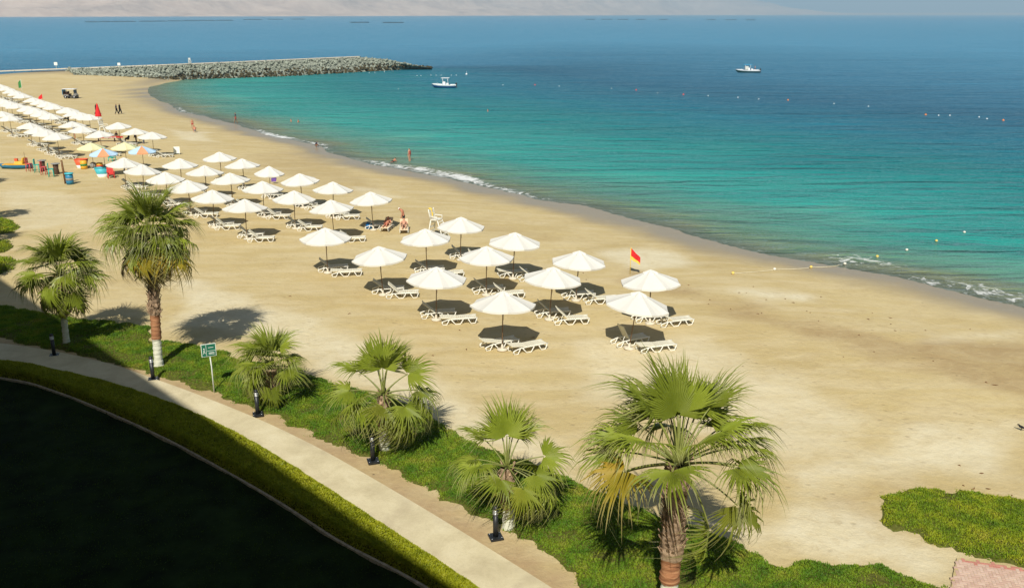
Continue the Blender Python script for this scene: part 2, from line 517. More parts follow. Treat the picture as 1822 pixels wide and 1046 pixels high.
M['sign_white'] = plain('sign_white', (0.72, 0.76, 0.68), 0.45, 0.4, var=0.08)
M['red'] = plain('red_paint', (0.58, 0.045, 0.035), 0.5, 0.4, var=0.15)
M['pink_red'] = plain('pink_red_paint', (0.62, 0.085, 0.090), 0.5, 0.4, var=0.15)
M['teal'] = plain('teal_paint', (0.020, 0.42, 0.33), 0.5, 0.4, var=0.12)
M['turq'] = plain('turquoise_paint', (0.06, 0.42, 0.48), 0.5, 0.4, var=0.12)
M['deep_blue'] = plain('blue_paint', (0.025, 0.20, 0.36), 0.45, 0.45, var=0.15)
M['sky_blue'] = plain('sky_blue_plastic', (0.14, 0.32, 0.66), 0.5, 0.4, var=0.1)
M['yellow'] = plain('yellow_paint', (0.72, 0.38, 0.03), 0.5, 0.4, var=0.12)
M['orange'] = plain('orange_red_paint', (0.66, 0.11, 0.04), 0.5, 0.4, var=0.12)
M['flag_red'] = plain('flag_red', (0.62, 0.03, 0.03), 0.8, 0.1, var=0.1)
M['flag_yellow'] = plain('flag_yellow', (0.78, 0.56, 0.10), 0.8, 0.1, var=0.1)
M['flag_green'] = plain('flag_green', (0.05, 0.22, 0.06), 0.8, 0.1, var=0.1)
M['dark_wood'] = plain('dark_wood', (0.09, 0.050, 0.028), 0.7, 0.3, var=0.3, scale=10)
M['post_wood'] = plain('post_wood', (0.17, 0.085, 0.035), 0.8, 0.2, var=0.3, scale=10)
M['grey'] = plain('grey_paint', (0.25, 0.25, 0.23), 0.6, 0.3, var=0.2)
M['boat_white'] = plain('boat_white', (0.78, 0.79, 0.78), 0.3, 0.5, var=0.04)
M['boat_blue'] = plain('boat_blue', (0.015, 0.085, 0.26), 0.3, 0.5, var=0.1)
M['boat_green'] = plain('boat_green', (0.02, 0.10, 0.09), 0.35, 0.5, var=0.1)
M['awning_blue'] = plain('awning_blue', (0.05, 0.30, 0.48), 0.7, 0.2, var=0.08)
M['buoy_red'] = plain('buoy_red', (0.68, 0.06, 0.035), 0.4, 0.4, var=0.1)
M['buoy_orange'] = plain('buoy_orange', (0.66, 0.20, 0.05), 0.4, 0.4, var=0.1)
M['rope'] = plain('rope', (0.62, 0.56, 0.38), 0.9, 0.1, var=0.15)
M['skin'] = plain('skin', (0.52, 0.27, 0.17), 0.6, 0.3, var=0.08)
M['skin_red'] = plain('skin_tanned', (0.46, 0.19, 0.11), 0.6, 0.3, var=0.1)
M['skin_brown'] = plain('skin_brown', (0.26, 0.13, 0.075), 0.6, 0.3, var=0.1)
M['hair'] = plain('dark_hair', (0.025, 0.018, 0.014), 0.6, 0.3, var=0.2)
M['hair_fair'] = plain('fair_hair', (0.33, 0.23, 0.13), 0.6, 0.3, var=0.2)
M['cloth_black'] = plain('black_cloth', (0.018, 0.018, 0.022), 0.9, 0.1, var=0.2)
M['cloth_navy'] = plain('navy_cloth', (0.025, 0.030, 0.060), 0.9, 0.1, var=0.2)
M['cloth_white'] = plain('white_cloth', (0.78, 0.76, 0.70), 0.9, 0.1, var=0.04)
M['cloth_red'] = plain('red_cloth', (0.42, 0.05, 0.05), 0.9, 0.1, var=0.1)
M['cloth_grey'] = plain('grey_cloth', (0.16, 0.17, 0.19), 0.9, 0.1, var=0.1)
M['cloth_purple'] = plain('purple_cloth', (0.20, 0.11, 0.42), 0.9, 0.1, var=0.15)
M['bag_blue'] = plain('bag_blue', (0.02, 0.16, 0.40), 0.7, 0.2, var=0.1)
M['facade'] = plain('hotel_render', (0.52, 0.44, 0.32), 0.9, 0.15, var=0.08, scale=0.5)
M['glass'] = plain('window_glass', (0.03, 0.04, 0.05), 0.08, 0.6, var=0.1)
M['rubber'] = plain('tyre_rubber', (0.02, 0.02, 0.02), 0.85, 0.2, var=0.2)

def make_rock(name, a, b, c):
    t = NT(name); co = t.coord()
    oi = t.node('ShaderNodeObjectInfo')
    n = t.noise(co, 1.3, 5, 0.65)
    col = t.ramp(n, [(0.3, a), (0.55, b), (0.8, c)])
    v = t.node('ShaderNodeMapRange'); v.inputs[3].default_value = 0.65; v.inputs[4].default_value = 1.3
    t.l.new(oi.outputs['Random'], v.inputs[0])
    col = t.mix(1.0, col, v.outputs[0], 'MULTIPLY')
    t.set(col, 0.92, 0.2, t.bump(t.noise(co, 4, 5, 0.7), 0.6, 0.1))
    return t.m
M['rock'] = make_rock('grey_green_rock', (0.10, 0.115, 0.09), (0.22, 0.24, 0.19), (0.40, 0.41, 0.33))
M['rock_wet'] = make_rock('weedy_rock', (0.025, 0.022, 0.012), (0.06, 0.05, 0.024), (0.13, 0.10, 0.045))

def make_mountain():
    t = NT('mountain_rock'); co = t.coord()
    n = t.noise(co, 0.003, 7, 0.65, 0.5)
    g = t.noise(co, 0.012, 5, 0.7, 0.8, map_=((1, 1, 0.35), 0))
    c = t.ramp(n, [(0.3, (0.34, 0.24, 0.18)), (0.55, (0.54, 0.39, 0.29)), (0.8, (0.70, 0.53, 0.40))])
    c = t.mix(t.ramp(g, [(0.4, 0.0), (0.7, 0.5)]), c, (0.74, 0.58, 0.44))
    t.set(c, 0.95, 0.1)
    return t.m
M['mountain'] = make_mountain()

def make_brick(name, a, b):
    t = NT(name); co = t.coord('Object')
    oi = t.node('ShaderNodeObjectInfo')
    c = t.ramp(oi.outputs['Random'], [(0.0, a), (1.0, b)])
    c = t.mix(t.ramp(t.noise(co, 14, 4, 0.7), [(0.4, 0.0), (0.8, 0.4)]), c, (0.52, 0.42, 0.30))
    t.set(c, 0.9, 0.2)
    return t.m
M['brick_pink'] = make_brick('pink_brick', (0.46, 0.30, 0.23), (0.56, 0.41, 0.32))
M['brick_red'] = make_brick('red_brick', (0.42, 0.15, 0.115), (0.50, 0.21, 0.16))

# ------------------------------------------------------------------ terrain
SEA = -0.6
bay_px = [(2700, 760), (2200, 640), (1950, 578), (1822, 546), (1740, 530), (1650, 511), (1560, 492), (1500, 480), (1400, 459), (1300, 435), (1200, 408), (1100, 383),
          (1020, 365), (960, 353), (900, 341), (830, 325), (760, 310), (700, 300), (650, 289), (600, 275), (560, 261), (500, 246), (440, 229),
          (400, 217), (345, 202), (300, 187), (274, 172), (266, 162), (270, 153), (285, 146)]
bay = spline(PL(bay_px, SEA), 4)
# crest of the breakwater and of the bank that leads to it: (px, py, height)
crest_px = [(-500, 146, 0.5), (-250, 138, 0.7), (0, 128, 1.0), (130, 123, 1.8), (290, 117, 3.0), (400, 112.5, 3.1), (500, 108, 3.2), (590, 104, 3.3), (640, 102, 3.3)]
crest = np.array([P(a, b, z) for a, b, z in crest_px])
bank = crest[:4]
land = np.vstack([bay, crest[4:5, :2] + (0, 4), crest[3::-1, :2] + (0, 5), [(-900, 300), (-2500, 300), (-2500, -1500), (2500, -1500), (1500, -60)]])

def terrain(x, y):
    x = np.asarray(x, float); y = np.asarray(y, float)
    sd = sd_poly(x, y, land)
    wob = (fbm(x * 0.12, y * 0.12, 3, 3) - 0.5) * 3.0 * smooth(400, 150, y)
    s = sd + wob
    z = np.where(s > 0, SEA + 0.6 * smooth(-3, 15, s) - 0.6 * smooth(-3, 15, 0.0), np.maximum(SEA + s * 0.05 - 0.01, -7))
    z = np.where(s > 0, z + 0.0, z)
    inl = smooth(2, 14, s)
    und = (fbm(x * 0.25, y * 0.25, 3, 11) - 0.5) * 0.10 + (fbm(x * 0.9, y * 0.9, 2, 17) - 0.5) * 0.05
    z = z + und * inl * smooth(330, 200, y)
    # bank up to the breakwater
    best = np.full(x.shape, -9.0)
    for i in range(len(bank) - 1):
        a, b = bank[i], bank[i + 1]
        d = b - a
        t = np.clip(((x - a[0]) * d[0] + (y - a[1]) * d[1]) / (d[0] ** 2 + d[1] ** 2), 0, 1)
        dd = np.hypot(x - a[0] - t * d[0], y - a[1] - t * d[1])
        best = np.maximum(best, a[2] + t * d[2] - 0.25 - np.maximum(dd - 2.0, 0) * 0.05)
    z = np.where(sd > -1.5, np.maximum(z, best), z)
    return z, s

def gz(x, y):
    return float(terrain(np.array([x]), np.array([y]))[0][0])

def G(px, py):
    """ground point under a place in the photograph"""
    z = 0.0
    for _ in range(4):
        x, y, _z = P(px, py, z); z = gz(x, y)
    return (x, y, z)

def axis(lo, hi, step, far_lo, far_hi, g=1.18):
    c = list(np.arange(lo, hi + 1e-6, step))
    a, s = c[-1], step
    while a < far_hi: s *= g; a += s; c.append(a)
    a, s = c[0], step
    while a > far_lo: s *= g; a -= s; c.insert(0, a)
    return np.array(c)

def grid(xs, ys):
    X, Y = np.meshgrid(xs, ys)
    nx, ny = len(xs), len(ys)
    i = np.arange(nx * ny).reshape(ny, nx)
    F = np.stack([i[:-1, :-1], i[:-1, 1:], i[1:, 1:], i[1:, :-1]], -1).reshape(-1, 4)
    return X.ravel(), Y.ravel(), F

gx_, gy_, gF = grid(axis(-62, 52, 0.55, -20000, 20000), axis(16, 150, 0.55, -1200, 24000))
gz_, gs_ = terrain(gx_, gy_)
# shaped marks on the sand
def patch_px(pts, x, y, soft):
    return smooth(-soft * 0.3, soft, sd_poly(x, y, PL(pts)) + (fbm(x * 0.35, y * 0.35, 4, 5) - 0.5) * soft * 2.2)
near = (gy_ < 330) & (gy_ > 10) & (np.abs(gx_) < 200)
damp = np.zeros(len(gx_)); pale = np.zeros(len(gx_)); soil = np.zeros(len(gx_))
nx_, ny_ = gx_[near], gy_[near]
d_ = np.zeros(nx_.shape); p_ = np.zeros(nx_.shape)
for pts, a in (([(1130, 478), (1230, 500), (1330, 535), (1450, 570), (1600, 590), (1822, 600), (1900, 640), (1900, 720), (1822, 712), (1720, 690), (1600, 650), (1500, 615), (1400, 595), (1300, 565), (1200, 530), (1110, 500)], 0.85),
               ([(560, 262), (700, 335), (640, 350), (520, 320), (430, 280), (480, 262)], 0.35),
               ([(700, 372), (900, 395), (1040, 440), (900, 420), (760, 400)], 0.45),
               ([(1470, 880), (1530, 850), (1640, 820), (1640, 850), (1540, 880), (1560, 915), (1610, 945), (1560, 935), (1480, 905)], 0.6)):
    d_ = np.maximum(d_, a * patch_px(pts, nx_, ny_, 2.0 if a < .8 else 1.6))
for pts, a in (([(1060, 440), (1150, 432), (1230, 445), (1240, 465), (1160, 478), (1090, 470)], 0.8),
               ([(1280, 505), (1350, 505), (1460, 520), (1470, 538), (1370, 535), (1290, 520)], 0.8),
               ([(1380, 840), (1560, 770), (1822, 740), (1822, 860), (1660, 850), (1540, 860), (1440, 880)], 0.7),
               ([(1250, 930), (1420, 880), (1560, 930), (1700, 985), (1690, 1046), (1560, 1000), (1400, 1000), (1300, 960)], 0.75),
               ([(1000, 600), (1250, 600), (1500, 700), (1600, 780), (1400, 830), (1200, 760), (1050, 700)], 0.55),
               ([(300, 470), (560, 560), (800, 690), (1000, 800), (1040, 880), (900, 815), (760, 745), (560, 655), (420, 610), (320, 580)], 0.65),
               ([(0, 330), (150, 345), (200, 420), (120, 400), (0, 420)], 0.4),
               ([(300, 230), (370, 232), (380, 250), (310, 250)], 0.6), ([(620, 330), (700, 335), (710, 350), (640, 352)], 0.6),
               ([(1540, 600), (1822, 575), (1822, 590), (1600, 620)], 0.5)):
    p_ = np.maximum(p_, a * patch_px(pts, nx_, ny_, 1.5))
damp[near] = d_; pale[near] = p_
path_out_px = [(-220, 588), (0, 612), (100, 627), (200, 650), (262, 671), (340, 699), (455, 745), (560, 795), (650, 845), (760, 910), (850, 965), (930, 1015), (985, 1050), (1080, 1115), (1200, 1210)]
path_out = spline(PL(path_out_px), 5)
dso = dist_poly(nx_, ny_, path_out)
soil[near] = smooth(1.5, 0.5, dso)
wet = smooth(5.5, 1.2, gs_ + (fbm(gx_ * 0.3, gy_ * 0.3, 3, 9) - 0.5) * 2.4) * smooth(-4.0, -0.5, gs_)
beach = mesh_obj('beach', np_mesh('beach', np.stack([gx_, gy_, gz_], 1), gF, M['sand'], True, {'damp': damp, 'pale': pale, 'soil': soil, 'wet': wet}))
tag(beach, kind='structure')

# ------------------------------------------------------------------ sea
sx, sy, sF = grid(axis(-120, 60, 0.75, -20000, 20000, 1.13), axis(40, 262, 0.75, -400, 24000, 1.10))
_, ss = terrain(sx, sy)
off = np.maximum(-ss, 0)
_cy = np.where(sx > crest[-1, 0], crest[-1, 1] + (sx - crest[-1, 0]) * 0.25, np.interp(sx, crest[:, 0], crest[:, 1]))
off = off + 150 * smooth(1, 26, sy - _cy) * smooth(crest[-1, 0] + 90, crest[-1, 0] - 20, sx) * (off > 0)       # the water is deep right behind the bank
sdr = sd_poly(sx, sy, land)
keep = ss < 5.0
fk = keep[sF].any(1)
# breaking waves: strongest at the places the photograph shows
def along(px, width):
    c = P(px[0], px[1], SEA)
    return np.exp(-((sx - c[0]) ** 2 + (sy - c[1]) ** 2) / (2 * width ** 2))
foam = 0.50 * np.exp(-((off - 0.35) / 0.5) ** 2)
for px, w, a, o in (((500, 240), 7, .5, 0.9), ((560, 256), 5, .35, 1.0), ((700, 292), 6, .45, 1.2), ((770, 302), 6, .62, 1.9), ((820, 316), 5, .7, 1.4), ((900, 338), 6, .25, 0.8),
                    ((1530, 470), 3.0, .55, 3.5), ((1500, 468), 2.5, .4, 2.5), ((1760, 515), 4.0, .5, 2.2), ((1830, 525), 4.0, .5, 2.2), ((340, 196), 8, .25, 1.0)):
    foam = np.maximum(foam, 0.45 * np.exp(-((off - 0.35) / 0.5) ** 2) + (a + 0.25) * along(px, w) * np.exp(-((off - o) / (0.45 + 0.55 * o)) ** 2))
foam = foam - 0.10
swl = np.sin(off * 1.1 + fbm(sx * 0.1, sy * 0.1, 2, 4) * 9) * 0.035 * smooth(14, 3, off) * smooth(0.2, 2, off)
used = np.unique(sF[fk]); remap = np.full(len(sx), -1); remap[used] = np.arange(len(used))
sea = mesh_obj('sea', np_mesh('sea', np.stack([sx, sy, SEA + swl], 1)[used], remap[sF[fk]], M['sea'], True, {'off': off[used], 'foam': foam[used]}))
tag(sea, kind='structure')

# ------------------------------------------------------------------ mountains over the water
mx, my, mF = grid(np.linspace(-9000, 14000, 420), np.concatenate([np.linspace(0, 1, 70) ** 1.3 * 7000]))
coast = np.interp(mx, [-9000, -4500, -3200, -1500, 0, 2500, 5000, 8000, 14000], [4200, 4300, 5200, 6800, 9000, 13500, 15500, 17000, 18000])
wy = coast + my + 350 * (fbm(mx * 0.0011, my * 0.0 + 3.3, 3, 41) - 0.5)
rdg = 1 - np.abs(2 * fbm(mx * 0.0011, my * 0.0011, 6, 23) - 1)
hgt = (30 + 330 * smooth(0, 1500, my) * (0.35 + 0.9 * vnoise(mx * 0.0006, my * 0.0005, 31)) + 160 * smooth(800, 4500, my)) * (0.22 + rdg ** 2.2)
fine = 1 - np.abs(2 * fbm(mx * 0.006, my * 0.006, 4, 29) - 1)
hgt = hgt * (0.72 + 0.42 * fine)
hgt = hgt * (0.06 + 0.94 * smooth(6500, 1500, mx - 0.15 * my))
hgt = np.where(my <= 0, -12, hgt * smooth(-10, 160, my) - 4)
mountains = mesh_obj('mountains', np_mesh('mountains', np.stack([mx, wy, hgt], 1), mF, M['mountain'], True))
tag(mountains, kind='structure')

# ------------------------------------------------------------------ promenade path, hedge, lawns
def ribbon(a, b, n, z0, z1):
    """slab between two lines, top at z1, bottom at z0"""
    a = resample(a, 0.6) if n is None else a
    qa = np.stack([np.interp(np.linspace(0, 1, n), np.linspace(0, 1, len(a)), a[:, k]) for k in range(2)], 1)
    qb = np.stack([np.interp(np.linspace(0, 1, n), np.linspace(0, 1, len(b)), b[:, k]) for k in range(2)], 1)
    V = np.vstack([np.c_[qa, np.full(n, z1)], np.c_[qb, np.full(n, z1)], np.c_[qa, np.full(n, z0)], np.c_[qb, np.full(n, z0)]])
    i = np.arange(n - 1)
    F = np.vstack([np.stack([i, i + 1, i + 1 + n, i + n], 1), np.stack([i + 2 * n, i + 1 + 2 * n, i + 1, i], 1), np.stack([i + n, i + 1 + n, i + 1 + 3 * n, i + 3 * n], 1)])
    return V, F

def arclen(pl):
    pl = np.asarray(pl); s = np.r_[0, np.cumsum(np.hypot(*np.diff(pl, axis=0).T))]
    return s / s[-1]
def even(pl, n):
    s = arclen(pl); q = np.linspace(0, 1, n)
    return np.stack([np.interp(q, s, pl[:, k]) for k in range(2)], 1)
def offset(pl, d):
    g = np.gradient(pl, axis=0); g /= np.linalg.norm(g, axis=1)[:, None]
    return pl + np.stack([-g[:, 1], g[:, 0]], 1) * d

HH = 0.62
hedge_out_px = [(-260, 615), (0, 638), (100, 655), (200, 678), (300, 711), (400, 755), (500, 811), (600, 875), (700, 940), (800, 1006), (860, 1048), (960, 1120), (1050, 1200)]
hedge_out = even(spline(PL(hedge_out_px, HH), 5), 240)       # its top outer edge
curb_px = [(-260, 650), (0, 672), (100, 697), (200, 737), (300, 783), (400, 837), (500, 895), (600, 960), (700, 1012), (770, 1052), (850, 1110), (940, 1190)]
curb = even(spline(PL(curb_px, 0.22), 5), 240)
n_ = 240
po = even(path_out, n_)
# the inner path edge runs along the foot of the hedge
V, F = ribbon(po, offset(hedge_out, -0.06), n_, -0.25, 0.055)
promenade = tag(mesh_obj('promenade_path', np_mesh('promenade_path', V, F, M['concrete'])), kind='structure')
# thin curb under the hedge
V, F = ribbon(offset(curb, 0.045), offset(curb, -0.045), n_, -0.1, 0.24)
M['curb'] = plain('curb_stone', (0.42, 0.36, 0.25), 0.9, 0.15, var=0.25, scale=5)
tag(mesh_obj('lawn_curb', np_mesh('lawn_curb', V, F, M['curb'])), kind='structure')

def blades(x, y, z, length, width, lean, spread=1.0):
    """one leaf-shaped triangle pair for each point"""
    n = len(x)
    a = rng.uniform(0, 2 * math.pi, n)
    l = length * rng.uniform(0.55, 1.3, n); w = width * rng.uniform(0.7, 1.3, n)
    t = np.abs(rng.normal(0, lean, n)) + 0.15
    b = a + rng.normal(0, 0.5, n)
    ux, uy = np.cos(a), np.sin(a)
    wx, wy_ = -np.sin(b), np.cos(b)
    p0 = np.stack([x, y, z], 1)
    mid = p0 + np.stack([ux * l * 0.45 * np.sin(t * .7), uy * l * 0.45 * np.sin(t * .7), l * 0.5 * np.cos(t * .7)], 1)
    tip = p0 + np.stack([ux * l * np.sin(t), uy * l * np.sin(t), l * np.cos(t)], 1)
    W = np.stack([wx * w, wy_ * w, np.zeros(n)], 1) * 0.5
    V = np.stack([p0, mid - W, tip, mid + W], 1).reshape(-1, 3)
    return V, np.arange(4 * n).reshape(n, 4)

def lawn(name, poly, dens, label, mat_b='grass_blade', mat_s='grass_soil', hgt=0.09, blade=0.09, step=0.3, bw=0.036, edge=0.7, grow=0.16):
    lo, hi = poly.min(0), poly.max(0)
    xs = np.arange(lo[0] - .6, hi[0] + .6, step); ys = np.arange(lo[1] - .6, hi[1] + .6, step)
    X, Y, Fq = grid(xs, ys)
    rag = (fbm(X * 1.7, Y * 1.7, 3, 61) - 0.5) * edge * 1.3
    s = sd_poly(X, Y, poly) + rag + grow
    z0 = terrain(X, Y)[0]
    Z = z0 - 0.06 + (hgt + 0.06) * smooth(-0.12, 0.45, s) + (fbm(X * 0.9, Y * 0.9, 3, 71) - 0.5) * 0.16 * smooth(0.0, 0.6, s)
    fk = (s > -0.35)[Fq].all(1)
    us = np.unique(Fq[fk]); rm = np.full(len(X), -1); rm[us] = np.arange(len(us))
    turf = mesh_obj(name, np_mesh(name, np.stack([X, Y, Z], 1)[us], rm[Fq[fk]], M[mat_s], True))
    tag(turf, label, 'lawn', kind='structure')
    area = (hi - lo).prod()
    n = int(area * dens)
    x = rng.uniform(lo[0], hi[0], n); y = rng.uniform(lo[1], hi[1], n)
    s = sd_poly(x, y, poly) + (fbm(x * 1.7, y * 1.7, 3, 61) - 0.5) * edge * 1.3 + grow
    bare = fbm(x * 0.8, y * 0.8, 3, 83)
    k = (s > 0.0) & (rng.uniform(0, 1, n) < 0.12 + 0.88 * smooth(0.0, 0.55, s)) & (rng.uniform(0, 1, n) > smooth(0.56, 0.70, bare) * 0.85)
    k &= (y > 0.5 * np.abs(x) + 4)
    x, y, s = x[k], y[k], s[k]
    z = terrain(x, y)[0] - 0.06 + (hgt + 0.06) * smooth(-0.12, 0.45, s) + (fbm(x * 0.9, y * 0.9, 3, 71) - 0.5) * 0.16 * smooth(0.0, 0.6, s) - 0.015
    V, F = blades(x, y, z, blade, bw, 1.0)
    g = mesh_obj('grass', np_mesh('grass', V, F, M[mat_b]))
    g.parent = turf
    tag(g, kind='stuff')
    return turf

strip_px = [(-60, 541), (0, 545), (70, 556), (140, 568), (215, 574), (256, 581), (264, 595), (248, 605), (262, 613), (300, 609), (350, 613), (400, 629), (450, 645), (555, 675),
            (600, 690), (650, 700), (700, 715), (790, 757), (830, 786), (900, 815), (1000, 850), (1050, 880), (1130, 905), (1240, 945), (1290, 965), (1330, 985),
            (1375, 1017), (1440, 1005), (1520, 1002), (1600, 1018), (1680, 1048), (1760, 1100), (1760, 1200), (1220, 1200), (1120, 1095), (1050, 1036), (1010, 1000), (960, 965),
            (900, 930), (840, 902), (770, 860), (735, 850), (690, 822), (620, 792), (560, 768), (490, 732), (450, 722), (390, 697), (290, 668), (240, 652), (150, 630), (0, 597), (-60, 590)]
lawn('shore_lawn', PL(strip_px), 1450, 'long strip of bright green ground cover between the path and the sand', 'grass_green', grow=0.30)
right_px = [(1560, 907), (1575, 890), (1620, 873), (1660, 868), (1720, 875), (1822, 890), (1960, 905), (1960, 1035), (1822, 1008), (1740, 985), (1660, 960), (1590, 936), (1565, 922)]
lawn('round_lawn', PL(right_px), 1500, 'rounded patch of green ground cover on the sand at the right edge')
for nm, px, lb in (('side_lawn', [(-90, 392), (0, 388), (22, 392), (31, 404), (22, 413), (0, 416), (-90, 420)], 'small grass mound at the left edge, farthest of three'),
                   ('side_lawn', [(-90, 430), (0, 427), (18, 432), (24, 440), (0, 449), (-90, 452)], 'shaded small grass mound at the left edge, middle of three'),
                   ('side_lawn', [(-90, 458), (0, 455), (20, 458), (28, 470), (18, 482), (0, 487), (-90, 492)], 'sunlit small grass mound at the left edge, nearest of three')):
    lawn(nm, PL(px), 260, lb, blade=0.16, bw=0.06)
# the big lawn in the hotel's shadow
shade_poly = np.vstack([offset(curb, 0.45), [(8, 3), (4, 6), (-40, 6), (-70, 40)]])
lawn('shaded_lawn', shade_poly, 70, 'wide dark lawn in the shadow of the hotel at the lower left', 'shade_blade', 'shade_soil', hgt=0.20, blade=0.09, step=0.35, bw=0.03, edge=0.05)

# clipped hedge along the path
hedge = tag(empty('hedge', (*hedge_out[120], 0)), 'low clipped yellow-green hedge along the inner edge of the path', 'hedge')
hin = offset(curb, 0.10)
prof = [(0.0, 0.0), (-0.02, 0.30), (0.02, HH - 0.09), (0.10, HH - 0.02), (0.5, HH), (0.90, HH - 0.02), (0.98, HH - 0.09), (1.02, 0.30), (1.0, 0.0)]
hv = []
for f, z in prof:
    q = hedge_out * (1 - f) + hin * f
    hv.append(np.c_[q, np.full(n_, z)])
hv = np.array(hv); 
hv[1:-1, :, 2] += (fbm(hv[1:-1, :, 0] * 2.5, hv[1:-1, :, 1] * 2.5, 3, 91) - 0.5) * 0.10
ii = np.arange(len(prof) * n_).reshape(len(prof), n_)
hF = np.stack([ii[:-1, :-1], ii[:-1, 1:], ii[1:, 1:], ii[1:, :-1]], -1).reshape(-1, 4)
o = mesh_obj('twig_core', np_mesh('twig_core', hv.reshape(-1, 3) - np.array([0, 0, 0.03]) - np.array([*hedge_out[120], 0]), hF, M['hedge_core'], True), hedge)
nl = 190000
fu = rng.uniform(0, len(prof) - 1.001, nl); fu = np.where(rng.uniform(0, 1, nl) < 0.45, rng.uniform(2, 6, nl), fu); su = rng.uniform(0, n_ - 1.001, nl)
i0, j0 = fu.astype(int), su.astype(int); fa, fb = (fu - i0)[:, None], (su - j0)[:, None]
pp = (hv[i0, j0] * (1 - fb) + hv[i0, j0 + 1] * fb) * (1 - fa) + (hv[i0 + 1, j0] * (1 - fb) + hv[i0 + 1, j0 + 1] * fb) * fa
V, F = blades(pp[:, 0], pp[:, 1], pp[:, 2] - 0.03, 0.08, 0.05, 1.1)
o = mesh_obj('leaves', np_mesh('leaves', V - np.array([*hedge_out[120], 0]), F, M['hedge_leaf']), hedge)
tag(o, kind='stuff')

# herringbone brick paving at the lower right corner
pav_px = [(1703, 991), (1760, 1000), (1822, 1009), (1900, 1022), (1900, 1130), (1688, 1130), (1690, 1060), (1696, 1020)]
pav = PL(pav_px)
pz = max(gz(*p) for p in pav[[0, 2, 6]]) + 0.05
xs_, ys_, Fp = grid(np.linspace(pav[:, 0].min(), pav[:, 0].max(), 20), np.linspace(pav[:, 1].min(), pav[:, 1].max(), 20))
from mathutils.geometry import tessellate_polygon
tri = tessellate_polygon([[Vector((*p, 0)) for p in pav]])
paving = mesh_obj('brick_paving', np_mesh('brick_paving', np.c_[pav, np.full(len(pav), pz - 0.012)], np.array(tri), M['sand']))
tag(paving, kind='structure')
bw_, bl_ = 0.105, 0.21
def brick_mesh(mat):
    b = MB(); g = 0.003
    x, y = bl_ / 2 - g, bw_ / 2 - g
    vs = [(-x, -y, 0), (x, -y, 0), (x, y, 0), (-x, y, 0), (-x, -y, .045), (x, -y, .045), (x, y, .045), (-x, y, .045), (-x + .008, -y + .008, .05), (x - .008, -y + .008, .05), (x - .008, y - .008, .05), (-x + .008, y - .008, .05)]
    fs = [(0, 1, 5, 4), (1, 2, 6, 5), (2, 3, 7, 6), (3, 0, 4, 7), (4, 5, 9, 8), (5, 6, 10, 9), (6, 7, 11, 10), (7, 4, 8, 11), (8, 9, 10, 11)]
    b._add(vs, fs)
    return b.mesh('brick', M[mat])
bm_a, bm_b = brick_mesh('brick_pink'), brick_mesh('brick_red')
th = R(-14); c_, s_ = math.cos(th), math.sin(th)
org = pav[0]
nb = 0
for i in range(-10, 50):
    for j in range(-40, 14):
        v_ = (i - j) % 4          # herringbone: 0 starts a lying brick, 3 a standing one
        if v_ not in (0, 3): continue
        lx, ly, rot = ((i + 1) * bw_, (j + .5) * bw_, 0.0) if v_ == 0 else ((i + .5) * bw_, (j + 1) * bw_, R(90))
        x = org[0] + lx * c_ - ly * s_; y = org[1] + lx * s_ + ly * c_
        sdv = float(sd_poly(np.array([x]), np.array([y]), pav)[0])
        if sdv < 0.03 or nb >= 298 or x > P(1850, 1020)[0] or y < P(1800, 1062)[1]: continue
        red = dist_poly(np.array([x]), np.array([y]), pav[:4])[0] < 0.2
        mesh_obj('brick', bm_b if red else bm_a, paving, (x, y, pz - 0.055 + rng.uniform(-.0015, .0015)), (0, 0, th + rot))
        nb += 1
print('bricks', nb)

# the hotel whose shadow covers the lower left: it stands beside and behind the viewpoint
e1, e2 = np.array(P(270, 680)[:2]), np.array(P(800, 1043)[:2])
HB = 25.0
dxy = np.array([math.sin(SUN_AZ), math.cos(SUN_AZ)]) * HB / math.tan(SUN_EL)
w1, w2 = e1 - dxy, e2 - dxy
ud = (w1 - w2) / np.linalg.norm(w1 - w2)
hotel = tag(empty('hotel_block', (*w2, 0), math.atan2(ud[1], ud[0])), 'cream hotel block whose shadow falls across the lower left lawn', 'building')
L0, L1 = -32.0, 82.0
MB().box(((L0 + L1) / 2, 7.6, HB / 2 - 0.2), (L1 - L0, 14, HB - 0.4)).build('wall', M['facade'], hotel)
MB().box(((L0 + L1) / 2, 7.3, HB - 0.1), (L1 - L0 + .6, 14.6, 0.2)).build('roof', M['facade'], hotel)
slab_me = MB().box((0, 0, 0), (L1 - L0, 0.5, 0.18)).mesh('balcony', M['facade'])
win_me = MB().box((0, 0, 0), (2.2, 0.06, 2.1)).mesh('window', M['glass'])
for k in range(1, 8):
    mesh_obj('balcony', slab_me, hotel, ((L0 + L1) / 2, 0.36, k * 3.1))
    for b in range(14):
        mesh_obj('window', win_me, hotel, (L0 + 6 + b * 7.8, 0.585, (k - 1) * 3.1 + 1.5))

